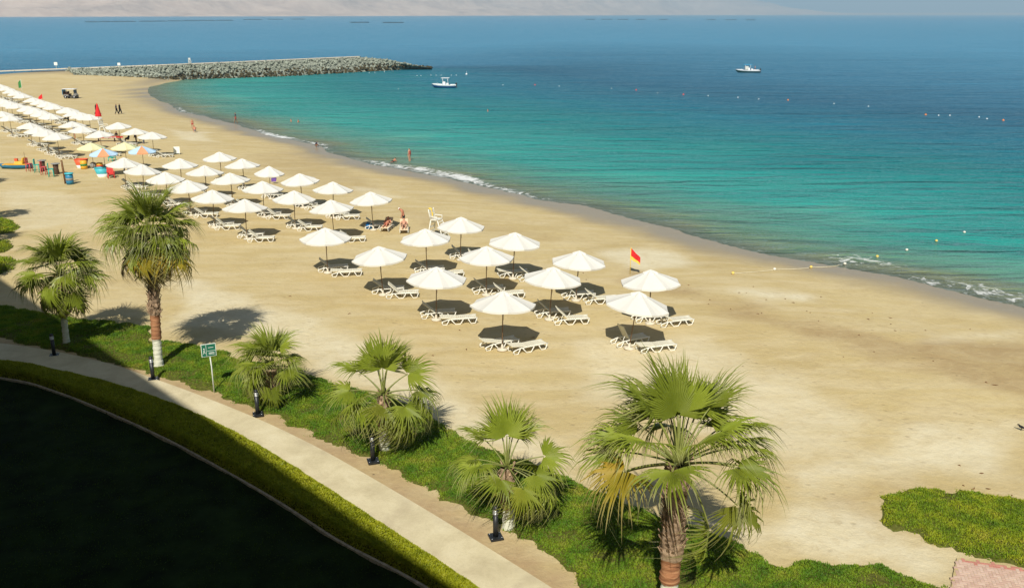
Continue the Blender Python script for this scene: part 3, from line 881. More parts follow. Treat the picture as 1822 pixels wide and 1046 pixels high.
# ------------------------------------------------------------------ fan palms
def blade_mesh(name, mat, Rm, amax, nseg, droop, cup, seed, ragged=0.1):
    r_ = np.random.default_rng(seed)
    V, F3, T = [], [], []
    da = amax / nseg
    quads, tris = [], []
    hang = r_.uniform(0.5, 1.7, 2 * nseg)
    lowf = 1 + 0.13 * np.sin(np.arange(2 * nseg) * r_.uniform(0.25, 0.5) + r_.uniform(0, 6)) + 0.05 * np.sin(np.arange(2 * nseg) * 1.3 + r_.uniform(0, 6))
    for i in range(2 * nseg):
        a = -amax + (i + 0.5) * da
        k = abs(a) / amax
        Rr = Rm * (1 - 0.30 * k ** 1.5) * r_.uniform(1 - ragged, 1.05) * lowf[i]
        split = r_.uniform(0.38, 0.60)
        b = len(V)
        dirx, diry = math.cos(a), math.sin(a)
        px_, py_ = -diry, dirx
        kink = r_.normal(0, 0.09)
        for rr, wf in ((0.05, 1.0), (0.30, 1.0), (split, 1.0), (0.72, 0.56), (0.88, 0.30)):
            r = rr * Rr
            w = r * math.tan(da * 0.5) * wf * 1.02 if rr <= split else split * Rr * math.tan(da * 0.5) * wf
            out = max(0.0, rr - split)
            z = cup * (r * abs(math.sin(a))) - 0.10 * r * r / Rm - droop * hang[i] * out ** 1.8 * Rr * 2.1
            sh = 1 - 0.35 * droop * hang[i] * out ** 1.5
            cx, cy = dirx * r * sh + px_ * kink * out * Rr, diry * r * sh + py_ * kink * out * Rr
            V += [(cx - px_ * w, cy - py_ * w, z - w * 0.45), (cx, cy, z + w * 0.45), (cx + px_ * w, cy + py_ * w, z - w * 0.45)]
            T += [rr] * 3
        out = 1 - split
        z = cup * (Rr * abs(math.sin(a))) - 0.10 * Rr * Rr / Rm - droop * hang[i] * out ** 1.8 * Rr * 2.1
        sh = 1 - 0.35 * droop * hang[i] * out ** 1.5
        V.append((dirx * Rr * sh + px_ * kink * out * Rr, diry * Rr * sh + py_ * kink * out * Rr, z)); T.append(1.0)
        for j in range(4):
            quads += [(b + 3 * j, b + 3 * j + 1, b + 3 * j + 4, b + 3 * j + 3), (b + 3 * j + 1, b + 3 * j + 2, b + 3 * j + 5, b + 3 * j + 4)]
        tris += [(b + 12, b + 13, b + 15), (b + 13, b + 14, b + 15)]
    me = bpy.data.meshes.new(name)
    me.from_pydata(V, [], quads + tris)
    me.materials.append(M[mat])
    me.polygons.foreach_set('use_smooth', np.zeros(len(me.polygons), bool))
    at = me.attributes.new('t', 'FLOAT', 'POINT'); at.data.foreach_set('value', T)
    me.update()
    return me

BL = {}
for kind, mat in (('green', 'palm_leaf'), ('dark', 'palm_dark'), ('lime', 'palm_lime'), ('yellow', 'palm_yellow'), ('dead', 'palm_dead')):
    BL[kind] = [blade_mesh('leaf', mat, 1.0, R(am), 22, dr, cu, sd_ + hash_, rg) for sd_, (am, dr, cu, rg) in enumerate(
        ((66, 0.30, 0.40, 0.12), (106, 0.55, 0.16, 0.12), (114, 0.85, 0.0, 0.14), (116, 1.15, -0.15, 0.2))) for hash_ in (0,)]

def palm(base, crown, height, size, n, label, zones, seed, explicit=None, emax=82, emin=-42, r0=0.26, r1=0.20, old=('lime', 'dark'), pet=1.0):
    """base: place of the foot in the photograph, crown: place of the growing point, height above ground"""
    q = np.random.default_rng(seed)
    b = np.array(G(*base))
    u_, v_ = (crown[0] - 911.0) / FPX, (523.0 - crown[1]) / FPX
    t_ = b[1] / (_ct + v_ * _st)
    c = np.array([u_ * t_, b[1], CAM_H + (-_st + v_ * _ct) * t_])      # growing point straight above the foot
    height = c[2] - b[2]
    root = tag(empty('fan_palm', tuple(b)), label, 'palm tree', 'fan palms along the promenade')
    top = Vector(c - b)
    # trunk
    rings = max(8, int(height / 0.07)); ns = 14
    V, Hh = [], []
    for i in range(rings + 1):
        f = i / rings; z = f * top.z
        ax = Vector((top.x * f ** 1.4, top.y * f ** 1.4, z))
        r = r0 + (r1 - r0) * f + 0.15 * r0 * math.exp(-z / 0.25)
        r *= 1.0 if z < zones[0] else (1.18 if z < zones[1] else 1.38)
        r *= 1 + 0.05 * math.sin(i * 1.9)
        for k in range(ns):
            a = 2 * math.pi * k / ns
            rr = r * (1 + 0.06 * q.normal())
            V.append((ax.x + rr * math.cos(a), ax.y + rr * math.sin(a), z - 0.15 if i == 0 else z))
            Hh.append(0 if z < zones[0] else (1 if z < zones[1] else 2))
    F = [(i * ns + k, i * ns + (k + 1) % ns, (i + 1) * ns + (k + 1) % ns, (i + 1) * ns + k) for i in range(rings) for k in range(ns)]
    trunk = mesh_obj('trunk', np_mesh('trunk', np.array(V), np.array(F), M['trunk'], True, {'h': Hh}), root)
    # old leaf boots
    mb = MB()
    zb = max(zones[1], 0.25)
    nboot = int((top.z - zb) * 75 * max(r0 / 0.26, .6))
    for i in range(max(nboot, 25)):
        f = q.uniform(zb / top.z, 1.0) if zb < top.z else 0.95
        a = q.uniform(0, 2 * math.pi)
        r = (r0 + (r1 - r0) * f) * 1.30
        p = Vector((top.x * f ** 1.4 + r * math.cos(a), top.y * f ** 1.4 + r * math.sin(a), f * top.z))
        o_ = Vector((math.cos(a), math.sin(a), 0)); t_ = Vector((-math.sin(a), math.cos(a), 0))
        l = q.uniform(0.10, 0.24); w = q.uniform(0.03, 0.06)
        up_ = Vector((0, 0, 1)) * (1 if q.uniform() < .8 else -0.7)
        tip = p + o_ * l * q.uniform(0.35, 0.8) + up_ * l
        m_ = [p - t_ * w, p + t_ * w, tip + t_ * w * .5, tip - t_ * w * .5]
        m_ += [x - o_ * 0.03 for x in m_]
        mb._add(m_, [(0, 1, 2, 3), (7, 6, 5, 4), (0, 4, 5, 1), (2, 6, 7, 3), (1, 5, 6, 2), (3, 7, 4, 0)])
    bo = mb.build('leaf_boots', M['boot'], root); bo['kind'] = 'stuff'
    # leaves
    L = []
    if explicit: L += explicit
    for i in range(n):
        k = (i + 0.5) / n
        az = math.degrees(i * 2.39996 + q.normal(0, 0.15)) + seed * 40
        el = emax + (emin - emax) * k ** 0.85 + q.normal(0, 6)
        kind = 'green' if q.uniform() < 0.7 else 'dark'
        if k > 0.86: kind = old[i % len(old)]
        L.append((az, el, kind))
    for az, el, kind in L:
        a = R(az)
        age = min(1, max(0, (80 - el) / 125))
        lp = size * pet * (0.85 + 0.25 * age) * q.uniform(0.85, 1.12)
        hz = Vector((math.cos(a), math.sin(a), 0))
        e0, e1 = R(min(88, el + 20)), R(el - 4)
        pts = [top + hz * 0.05]
        for s_ in range(1, 7):
            e = e0 + (e1 - e0) * (s_ / 6)
            pts.append(pts[-1] + (hz * math.cos(e) + Vector((0, 0, math.sin(e)))) * lp / 6)
        eb = R(el - 6 - 14 * age)
        X = (hz * math.cos(eb) + Vector((0, 0, math.sin(eb)))).normalized()
        Y = Vector((-math.sin(a), math.cos(a), 0))
        roll = q.normal(0, R(16))
        Z = X.cross(Y)
        Y2 = (Y * math.cos(roll) + Z * math.sin(roll)).normalized(); Z2 = X.cross(Y2)
        m4 = Matrix((X, Y2, Z2)).transposed().to_4x4()
        m4.translation = pts[-1]
        sc = size * q.uniform(0.88, 1.12) * (1.18 if el > 55 else (1.15 if kind == 'yellow' else 1.0))
        vi = 0 if el > 55 else (1 if el > 3 else (2 if el > -25 else 3))
        if kind != 'yellow' and q.uniform() < 0.25: vi = min(3, vi + 1)
        leaf = bpy.data.objects.new('leaf', BL[kind][vi])
        link(leaf, root)
        mloc = m4 @ Matrix.Diagonal((sc, sc * q.uniform(0.85, 1.08), sc, 1))
        leaf.matrix_local = mloc
        if kind == 'yellow': leaf['label'] = 'yellowing old leaf'
        if kind == 'dead': leaf['label'] = 'dry brown hanging leaf'
        inv = mloc.inverted()
        mbp = MB().tube([inv @ p for p in pts], [0.032 / sc * size, 0.026, 0.022, 0.019, 0.017, 0.015, 0.013], 6)
        mbp.build('petiole', M['petiole'], leaf)
    return root

P6X = [(82, 66, 'green'), (128, 48, 'green'), (50, 50, 'green'), (98, 80, 'green'), (180, 22, 'green'), (6, 26, 'green'), (208, 2, 'yellow'), (254, 16, 'green'),
       (-46, 12, 'green'), (-14, 0, 'lime'), (-38, -26, 'lime'), (24, 4, 'dark'), (152, 34, 'green'), (-18, -70, 'dark'), (110, 30, 'dark'), (70, 24, 'dark'),
       (172, -22, 'dark'), (165, 58, 'green'), (20, 56, 'green'), (-70, 42, 'green'), (38, 14, 'dark'), (140, 8, 'dark'), (90, 2, 'dark'), (62, 72, 'green'), (118, 70, 'green'), (36, 38, 'green'), (100, 48, 'green'), (74, 42, 'dark'), (8, 8, 'green'), (178, 6, 'green'), (158, 18, 'dark'), (-30, 44, 'green'), (222, 34, 'green')]
palm((1187, 1098), (1207, 826), 4.55, 1.36, 0, 'large near fan palm with one yellow leaf at the lower right', (1.15, 1.95), 5, P6X, r0=0.24, r1=0.21, pet=1.28)
palm((905, 938), (902, 830), 2.1, 1.16, 3, 'young short fan palm beside the nearest bollard light', (0.75, 0.8), 11,
     [(75, 62, 'green'), (110, 60, 'green'), (92, 85, 'green'), (150, 38, 'green'), (55, 42, 'dark'), (185, 12, 'green'), (0, 12, 'green'), (222, 16, 'green'), (262, 4, 'green'), (292, -10, 'lime'), (305, -42, 'lime'), (320, 0, 'green'),
      (345, -28, 'dark'), (30, -18, 'dark')], r0=0.20, r1=0.15, pet=0.98)
palm((684, 803), (682, 700), 2.45, 1.28, 4, 'short fan palm with a skirt of drooping leaves behind a bollard light', (0.95, 1.1), 17,
     [(95, 72, 'green'), (70, 60, 'green'), (120, 62, 'green'), (160, 32, 'green'), (14, 32, 'green'), (200, 8, 'green'), (236, 4, 'green'), (280, -8, 'lime'), (302, -45, 'lime'), (320, -35, 'green'), (340, -20, 'green'),
      (180, -26, 'dark'), (0, 0, 'dark'), (330, -50, 'green'), (310, -8, 'green')], r0=0.20, r1=0.16, pet=0.96)
palm((487, 716), (481, 655), 1.55, 1.18, 22, 'bushy low fan palm to the right of the green sign', (0.5, 0.7), 23, None, 86, -38, r0=0.2, r1=0.17, pet=0.8)
palm((283, 653), (268, 420), 5.75, 1.45, 32, 'tall fan palm with bare trunk and shaggy dry leaves under its crown', (1.45, 2.6), 29,
     [(-88, -30, 'yellow'), (-40, -26, 'yellow'), (-10, -34, 'yellow'), (190, -45, 'dead'), (-70, -66, 'dead'), (-20, -62, 'dead'), (230, -60, 'lime'), (20, -68, 'dead'), (150, -60, 'dead')],
     88, -28, r0=0.20, r1=0.165, old=('lime', 'dark', 'green'), pet=0.85)
palm((119, 613), (107, 488), 3.0, 1.36, 26, 'fan palm at far left with its foot in the shadow', (1.45, 1.5), 37,
     [(-80, -50, 'lime'), (200, -55, 'dead'), (-30, -55, 'dead')], 88, -45, r0=0.155, r1=0.14, pet=0.85)
# palms at the left edge of the view
palm((-38, 432), (-40, 392), 2.2, 1.05, 24, 'fan palm cut by the left edge of the picture above the grass mounds', (0.6, 0.8), 41, None, 80, -40, pet=0.85)
palm((-51, 399), (-56, 306), 4.6, 1.0, 20, 'fan palm outside the left edge that throws a shadow on the sand', (1.2, 1.6), 43, None, 80, -40, pet=0.85)
palm((-66, 334), (-72, 270), 4.6, 1.0, 20, 'farther fan palm outside the left edge that shades the sand', (1.2, 1.6), 47, None, 80, -40, pet=0.85)
palm((-60, 500), (-62, 455), 2.0, 1.0, 22, 'low fan palm outside the left edge beside the nearest grass mound', (0.5, 0.7), 53, None, 80, -40, pet=0.85)

# ------------------------------------------------------------------ beach umbrellas
def canopy_mesh(name, mats, radius=1.65, rise=0.62, nrad=4):
    V, F, mi = [], [], []
    n = 8
    V.append((0, 0, rise))
    def ring(f, drop=0.0):
        r = []
        for k in range(n):
            for s_ in range(3):
                a0, a1 = 2 * math.pi * (k + 0.35) / n, 2 * math.pi * (k + 1.35) / n
                t = s_ / 3
                x = radius * f * (math.cos(a0) * (1 - t) + math.cos(a1) * t); y = radius * f * (math.sin(a0) * (1 - t) + math.sin(a1) * t)
                sag = 0.06 * f * 4 * t * (1 - t)
                r.append((x, y, rise * (1 - f ** 1.08) - sag - drop))
        return r
    fs = [0.22, 0.45, 0.75, 1.0]
    for f in fs: V += ring(f)
    V += ring(1.0, 0.09)
    m = 3 * n
    for k in range(m):
        F.append((0, 1 + k, 1 + (k + 1) % m)); mi.append((k // 3) % len(mats))
    for j in range(len(fs)):
        for k in range(m):
            a = 1 + j * m
            F.append((a + k, a + m + k, a + m + (k + 1) % m, a + (k + 1) % m)); mi.append((k // 3) % len(mats))
    me = bpy.data.meshes.new(name); me.from_pydata(V, [], F)
    for mt in mats: me.materials.append(mt)
    me.polygons.foreach_set('material_index', mi); me.polygons.foreach_set('use_smooth', np.zeros(len(F), bool))
    me.update()
    return me

def umbrella_proto(mats, full=True):
    root = empty('beach_umbrella')
    MB().tube([(0, 0, 0.05), (0, 0, 1.5), (0, 0, 2.98)], 0.026, 10).build('pole', M['wood'], root)
    c = mesh_obj('canopy', canopy_mesh('canopy', mats), root, (0, 0, 2.34))
    if full:
        mesh_obj('vent_cap', canopy_mesh('vent_cap', mats, 0.42, 0.17), c, (0, 0, 0.515))
        MB().lathe([(0.27, 0), (0.27, 0.07), (0.22, 0.10), (0.06, 0.11), (0.05, 0.32), (0.028, 0.33)], 16).build('base', M['base_concrete'], root)
        MB().lathe([(0.055, 2.02), (0.06, 2.05), (0.06, 2.12), (0.035, 2.16)], 10).build('hub', M['wood'], root)
        MB().tube([(0.03, 0, 2.30), (0.035, 0, 1.9), (0.045, 0.01, 1.55)], 0.009, 5).build('cord', M['rope'], root)
    rib = MB().tube([(0, 0, 2.88), (1.6, 0, 2.29)], 0.012, 5).mesh('rib', M['wood'])
    if full:
        for k in range(8):
            mesh_obj('rib', rib, root, (0, 0, 0), (0, 0, 2 * math.pi * (k + 0.35) / 8))
    else:
        MB().lathe([(0.25, 0), (0.25, 0.07), (0.05, 0.1)], 10).build('base', M['base_concrete'], root)
    return root

protos = {'near': umbrella_proto([M['canvas']]), 'far': umbrella_proto([M['canvas']], False),
          'yellow': umbrella_proto([M['canvas_yellow'], M['canvas_yellow'], M['canvas_yellow'], M['canvas_green']], False),
          'blue': umbrella_proto([M['canvas_blue']] * 5 + [M['canvas_orange']] + [M['canvas_blue']] * 2, False)}
proto_used = set()
def take(kind):
    if kind not in proto_used:
        proto_used.add(kind); return protos[kind]
    return copy_tree(protos[kind])

# ------------------------------------------------------------------ sun loungers
def lounger_proto(full=True, mat='plastic', seat='plastic_seat'):
    root = empty('sun_lounger')
    mb = MB()
    for i in range(11):
        x = -0.10 + i * 0.106
        mb.box((x, 0, 0.335 - 0.0012 * (i - 5) ** 2 + 0.02), (0.092, 0.60, 0.022))
    mb.build('seat', M[seat], root)
    bk = MB()
    for i in range(8):
        bk.box((-0.06 - i * 0.094, 0, 0.0), (0.080, 0.58, 0.022))
    if full:
        for y in (-0.29, 0.29): bk.box((-0.39, y, -0.012), (0.80, 0.035, 0.035))
        bk.box((-0.79, 0, -0.005), (0.05, 0.62, 0.04))
    b = bk.build('backrest', M[seat], root, (-0.14, 0, 0.36))
    U = [(1.02, 0.30), (0.93, 0.04), (0.70, 0.02), (0.55, 0.28)]
    U2 = [(0.28, 0.28), (0.12, 0.02), (-0.14, 0.02), (-0.36, 0.28)]
    if full:
        for y in (-0.31, 0.31):
            MB().tube([(1.06, y, 0.33), (0.8, y, 0.325), (0.0, y, 0.315), (-0.5, y, 0.30), (-0.86, y, 0.20), (-0.90, y, 0.10)], 0.030, 6).build('side_rail', M[mat], root)
            MB().tube([(x, y, z) for x, z in U], 0.028, 6).build('leg', M[mat], root)
            MB().tube([(x, y, z) for x, z in U2], 0.028, 6).build('leg', M[mat], root)
            MB().tube([(-0.86, y, 0.20), (-0.84, y, 0.03), (-0.62, y, 0.02), (-0.48, y, 0.29)], 0.028, 6).build('leg', M[mat], root)
    else:
        mb = MB()
        for y in (-0.30, 0.30):
            mb.tube([(1.05, y, 0.33), (0.0, y, 0.315), (-0.86, y, 0.22)], 0.032, 4)
            for u in (U, U2, [(-0.86, 0.22), (-0.84, 0.03), (-0.62, 0.02), (-0.48, 0.29)]): mb.tube([(x, y, z) for x, z in u], 0.032, 4)
        mb.build('frame', M[mat], root)
    MB().tube([(-0.55, -0.27, 0.25), (-0.42, -0.27, 0.56)], 0.018, 5).build('prop', M[mat], root) if full else None
    return root

lprotos = {'near': lounger_proto(True), 'far': lounger_proto(False), 'peach': lounger_proto(True, 'plastic', 'towel_peach')}
lused = set()
def lounger(kind, x, y, head, back, label, group, tilt=0.0):
    """x, y: where the head end rests; head: direction from head to feet in degrees; back: angle of the backrest"""
    if kind in lused: o = copy_tree(lprotos[kind])
    else: lused.add(kind); o = lprotos[kind]
    a = R(head)
    cx, cy = x + 0.72 * math.cos(a), y + 0.72 * math.sin(a)
    o.location = (cx, cy, gz(cx, cy) - 0.005)
    o.rotation_euler = (0, 0, a)
    for c in o.children:
        n_0 = c.name.split('.')[0]
        if n_0 == 'backrest': c.rotation_euler = (0, R(back), 0)
        if n_0 == 'prop': c.scale = (1, 1, 1) if back > 25 else (1, 1, 0.6)
    tag(o, label, 'sun lounger', group)
    return o

# apex of each canopy in the photograph; lean in degrees to the right; heading of loungers; backrest angles (rear, front); which loungers stand there
front = [(578.5, 405.4), (673.3, 436.8), (756.4, 405.9), (777, 475), (820.6, 384.7), (865.9, 437.2), (894.5, 516.8), (916.8, 412.9), (985.2, 473.5), (1031.2, 444.7), (1138, 517.3), (1157.9, 478.7)]
lean = {1138: (8, 0), 985.2: (4, 0), 1031.2: (3, 0), 916.8: (3, 0), 756.4: (-1, 0), 777: (2, 0), 820.6: (2, 0), 865.9: (1, 0)}
headg = {894.5: 27, 1138: 22, 985.2: 9, 777: 12, 1157.9: 18}
backs = {894.5: (12, 8), 1138: (62, 4), 1157.9: (35, 30)}
middle = [(319.4, 281.3), (389.7, 269.7), (430.4, 282.2), (363.4, 293.9), (478.8, 295.4), (408.4, 307), (532.7, 308.2), (466.7, 322), (592, 322.5), (522.8, 338.5), (377.6, 337.2),
          (434.8, 353.9), (293, 305.3), (332.6, 319.8), (253.4, 291.7), (219.8, 279.4), (588.4, 355), (658.8, 341)]
Z1 = lambda pts: [(x / 6.073, 100 + y / 6.073) for x, y in pts]
rowA = Z1([(2, 300), (62, 325), (120, 350), (180, 375), (240, 398), (355, 440), (435, 465), (510, 485), (580, 512), (720, 548), (800, 580), (880, 605), (960, 620)])
rowB = Z1([(8, 452), (62, 466), (120, 490), (180, 505), (300, 530), (370, 555), (455, 585), (545, 612)])
rowC = Z1([(775, 697), (885, 745), (1070, 795)])
rowD = Z1([(15, 588), (95, 628)])
rowE = Z1([(320, 712), (405, 757), (505, 788), (608, 818)])
trio = [(209, 216), (242, 226.8), (270, 233)]
blocks = [('near', front, 'the front block', 'umbrellas in the front block'), ('near', middle, 'the middle block', 'umbrellas in the middle block'),
          ('far', rowA, 'the far row nearest the sea', 'umbrellas in the far rows'), ('far', rowB, 'the second far row', 'umbrellas in the far rows'),
          ('far', rowC, 'short row by red parasol', 'umbrellas in the far rows'), ('far', rowD, 'the row cut by the left edge', 'umbrellas in the far rows'),
          ('far', rowE, 'the landward far row of four', 'umbrellas in the far rows'), ('far', trio, 'trio right of red parasol', 'umbrellas in the far rows')]
skip_front = {658.8, 478.8}
for kind, pts, where, grp in blocks:
    pts = sorted(pts)
    for i, (ax, ay) in enumerate(pts):
        which = ORD[i]
        x, y, _ = P(ax, ay, 3.0)
        lx, ly = lean.get(ax, (rng.normal(0, 1.5), rng.normal(0, 1.5)))
        bx, by = x - 3.0 * math.tan(R(lx)), y - 3.0 * math.tan(R(ly))
        o = take(kind)
        z = gz(bx, by)
        o.location = (bx, by, z)
        s_ = (1.0 + rng.normal(0, 0.012)) * (0.80 if ax == 478.8 else 1.0)
        o.scale = (s_, s_, 1.0)
        o.rotation_euler = (R(-ly), R(lx), rng.uniform(-0.12, 0.12) if kind == 'near' else rng.uniform(0, 0.8))
        tag(o, f'white umbrella, {which} from the left, {where}', 'umbrella', grp)
        hd = headg.get(ax, rng.normal(9, 2.5))
        br, bf = backs.get(ax, (rng.choice([40, 44, 36, 10], p=[.35, .3, .2, .15]), rng.choice([40, 36, 44, 5], p=[.35, .25, .2, .2])))
        a = R(hd)
        def off_(u, v): return bx + u * math.cos(a) - v * math.sin(a), by + u * math.sin(a) + v * math.cos(a)
        lk = 'near' if kind == 'near' else 'far'
        fx, fy = off_(0.40 + rng.normal(0, .08), -0.62 + rng.normal(0, .05)); rx, ry = off_(-0.55 + rng.normal(0, .12), 0.60 + rng.normal(0, .05))
        if ax not in skip_front:
            lounger(lk, fx, fy, hd + rng.normal(0, 2), bf, f'nearer white lounger, {which} umbrella from the left, {where}', 'white sun loungers')
        lounger(lk, rx, ry, hd + rng.normal(0, 2), br, f'farther white lounger, {which} umbrella from the left, {where}', 'white sun loungers')
for kind, (ax, ay), lb in (('yellow', (160.7, 251.2), 'yellow beach umbrella left of the blue and orange ones'), ('yellow', (220.7, 250.5), 'yellow beach umbrella between the two blue ones'),
                           ('blue', (182.5, 261.2), 'blue and orange beach umbrella above the coloured barrels'), ('blue', (251.5, 257.2), 'blue and orange beach umbrella at the right of the coloured group')):
    x, y, _ = P(ax, ay, 3.0)
    o = take(kind); o.location = (x, y, gz(x, y)); o.rotation_euler = (0, 0, 0.5 if kind == 'blue' else 0.2)
    o.scale = (0.88, 0.88, 0.97)
    tag(o, lb, 'umbrella', 'coloured beach umbrellas')

# ------------------------------------------------------------------ path lights and sign
def bollard(px, py, label):
    x, y, z = G(px, py)
    z = max(z, 0.0)
    o = tag(empty('bollard_light', (x, y, z), 0.3), label, 'bollard light', 'bollard lights along the path')
    MB().box((0, 0, 0.03), (0.42, 0.42, 0.06)).build('base_plate', M['black_metal'], o)
    MB().lathe([(0.085, 0.05), (0.085, 0.84)], 18).build('post', M['black_metal'], o)
    h = MB()
    for k in range(3): h.lathe([(0.088, 0.85 + k * .055), (0.094, 0.865 + k * .055), (0.088, 0.885 + k * .055)], 18)
    lamp = MB().lathe([(0.074, 0.835), (0.074, 1.02)], 18).build('lens', M['lens'], o)
    h.build('louvre_rings', M['steel'], lamp)
    MB().lathe([(0.085, 1.015), (0.088, 1.06), (0.075, 1.11), (0.03, 1.135)], 18).build('cap', M['black_metal'], o)
    for dx in (-.16, .16):
        for dy in (-.16, .16): MB().lathe([(0.018, 0.06), (0.018, 0.08)], 6, (dx, dy, 0)).build('bolt', M['steel'], o)
for px, py, lb in ((97, 634, 'black bollard light standing in the shade at the far left'), (273, 678, 'black bollard light beside the tall palm trunk'),
                   (459, 740, 'black bollard light in front of the bushy low palm'), (664, 823, 'black bollard light in front of the palm with drooping skirt'),
                   (882, 957, 'nearest black bollard light at the path edge')):
    bollard(px, py, lb)

x, y, z = G(381, 698)
o = tag(empty('lawn_sign', (x, y, z), R(24)), 'green notice board with white border on a white post on the lawn', 'sign')
MB().tube([(0, 0, -0.1), (0.0, 0, 1.2), (-0.05, 0, 2.3)], 0.028, 8).build('post', M['sign_white'], o)
bd = MB().box((-0.06, -0.045, 2.02), (0.62, 0.03, 0.58)).build('board', M['sign_white'], o)
MB().box((-0.06, -0.065, 2.02), (0.57, 0.012, 0.53)).build('panel', M['sign_green'], bd)
mk = MB()
mk.box((-0.16, -0.074, 2.02), (0.014, 0.006, 0.50)); mk.box((0.06, -0.074, 1.99), (0.36, 0.006, 0.014))
mk.lathe([(0.028, -0.028), (0.03, 0), (0.02, 0.025)], 10, (-0.25, -0.072, 2.10))
mk.box((-0.25, -0.074, 2.02), (0.035, 0.006, 0.10), (0, 0.5, 0)); mk.box((-0.235, -0.074, 1.94), (0.02, 0.006, 0.13), (0, -0.6, 0)); mk.box((-0.27, -0.074, 1.93), (0.02, 0.006, 0.12), (0, 0.4, 0))
r_ = np.random.default_rng(3)
for (zz, x0, x1, h_) in ((2.14, -0.06, 0.14, 0.035), (1.90, -0.05, 0.18, 0.045), (1.84, -0.05, 0.16, 0.04)):
    xx = x0
    while xx < x1:
        w = r_.uniform(0.012, 0.028); mk.box((xx, -0.074, zz + r_.uniform(-.004, .004)), (w, 0.006, h_ * r_.uniform(.6, 1))); xx += w + 0.008
mk.build('lettering', M['sign_white'], bd)

# ------------------------------------------------------------------ flags, lifeguard chairs
def flag(px, py, h, w, fh, mats, label, side=1, rz=0.0, drop=0.5, pole='wood'):
    x, y, z = G(px, py)
    o = tag(empty('beach_flag', (x, y, z), rz), label, 'flag')
    MB().tube([(0, 0, -0.1), (0, 0, h)], 0.02, 8).build('pole', M[pole], o)
    V, F, mi = [], [], []
    nx, nz = 8, 6
    for i in range(nx + 1):
        for j in range(nz + 1):
            u, v = i / nx, j / nz
            V.append((side * u * w, 0.09 * math.sin(u * 9 + v * 2) * u, h - 0.03 - v * fh * (1 - 0.25 * u) - u * drop * (1 + 0.15 * math.sin(v * 5))))
    for i in range(nx):
        for j in range(nz):
            a = i * (nz + 1) + j
            F.append((a, a + nz + 1, a + nz + 2, a + 1)); mi.append(0 if (j < nz * .66 or len(mats) == 1) else 1)
    mesh_obj('cloth', np_mesh('cloth', np.array(V), np.array(F), [M[m] for m in mats], True, mi=mi), o)
flag(1121, 488, 1.78, 0.62, 0.75, ['flag_red', 'flag_yellow'], 'red and yellow lifeguard flag behind the front umbrellas', 1, -0.2, 0.62, 'flag_yellow')
flag(41, 172, 3.4, 0.55, 1.6, ['flag_green'], 'green flag on a tall pale pole behind the far umbrellas', -1, 0.2, 0.6, 'sign_white')
flag(77, 186, 1.9, 0.7, 0.8, ['flag_red'], 'small red flag behind the far umbrella row', -1, 0.1, 0.55, 'flag_red')

def lifeguard_chair(px, py, rz, s, label, extras):
    x, y, z = G(px, py)
    o = tag(empty('lifeguard_chair', (x, y, z), rz, s=s), label, 'lifeguard chair')
    m = M['plastic']
    for sx, sy in ((-1, -1), (-1, 1), (1, -1), (1, 1)):
        MB().tube([(sx * (0.95 if sx > 0 else 0.55), sy * 0.55, -0.05), (sx * 0.30, sy * 0.36, 1.55)], 0.045, 6).build('leg', m, o)
    for k in range(5):
        f = k / 5 + 0.1
        MB().box((0.95 - 0.65 * f, 0, 1.55 * f), (0.10, 1.05 - 0.35 * f, 0.05)).build('rung', m, o)
    for k in range(4):
        f = k / 4 + 0.12
        MB().box((-0.55 + 0.25 * f, 0, 1.55 * f), (0.06, 1.05 - 0.35 * f, 0.10)).build('cross_board', m, o)
    MB().box((0, 0, 1.58), (0.72, 0.80, 0.07)).build('seat', m, o)
    b = MB()
    for k in range(4): b.box((-0.36 - k * 0.03, 0, 1.76 + k * 0.17), (0.05, 0.80, 0.13))
    for sy in (-.4, .4): b.tube([(-0.33, sy, 1.55), (-0.48, sy, 2.42)], 0.035, 6)
    b.build('backrest', m, o)
    for sy in (-0.42, 0.42):
        a = MB().box((0, sy, 1.86), (0.66, 0.09, 0.05)); a.tube([(0.3, sy, 1.58), (0.3, sy, 1.86)], 0.03, 6); a.build('armrest', m, o)
    return o
lifeguard_chair(777, 424, R(-25), 0.92, 'white lifeguard chair beside the front umbrellas with a yellow vest on it', 0)
# yellow vest hung over the chair back
x, y, z = G(777, 424)
v = MB().box((0, 0, 0.16), (0.12, 0.34, 0.42), (0, -0.25, 0.2)); v.box((-0.03, 0.0, 0.42), (0.18, 0.34, 0.12), (0.2, -0.1, 0)); v.box((0.05, -.2, 0.05), (0.1, 0.1, 0.34), (0.2, 0, 0))
o = v.build('life_vest', M['flag_yellow'], None, (x - 0.42, y + 0.3, z + 1.72), (0, 0, 0.4))
tag(o, 'yellow vest hanging over the back of the lifeguard chair', 'vest')
lifeguard_chair(187, 246, R(-20), 0.98, 'white lifeguard chair under the red closed parasol in the far rows', 0)
x, y, z = G(180, 246)
o = tag(empty('closed_parasol', (x, y, z)), 'closed red parasol standing above the far umbrellas', 'parasol')
MB().tube([(0, 0, 0), (0, 0, 4.6)], 0.03, 8).build('pole', M['sign_white'], o)
MB().lathe([(0.40, 2.9), (0.42, 2.95), (0.26, 3.7), (0.10, 4.4), (0.03, 4.62)], 10, sm=False).build('folded_canopy', M['flag_red'], o)
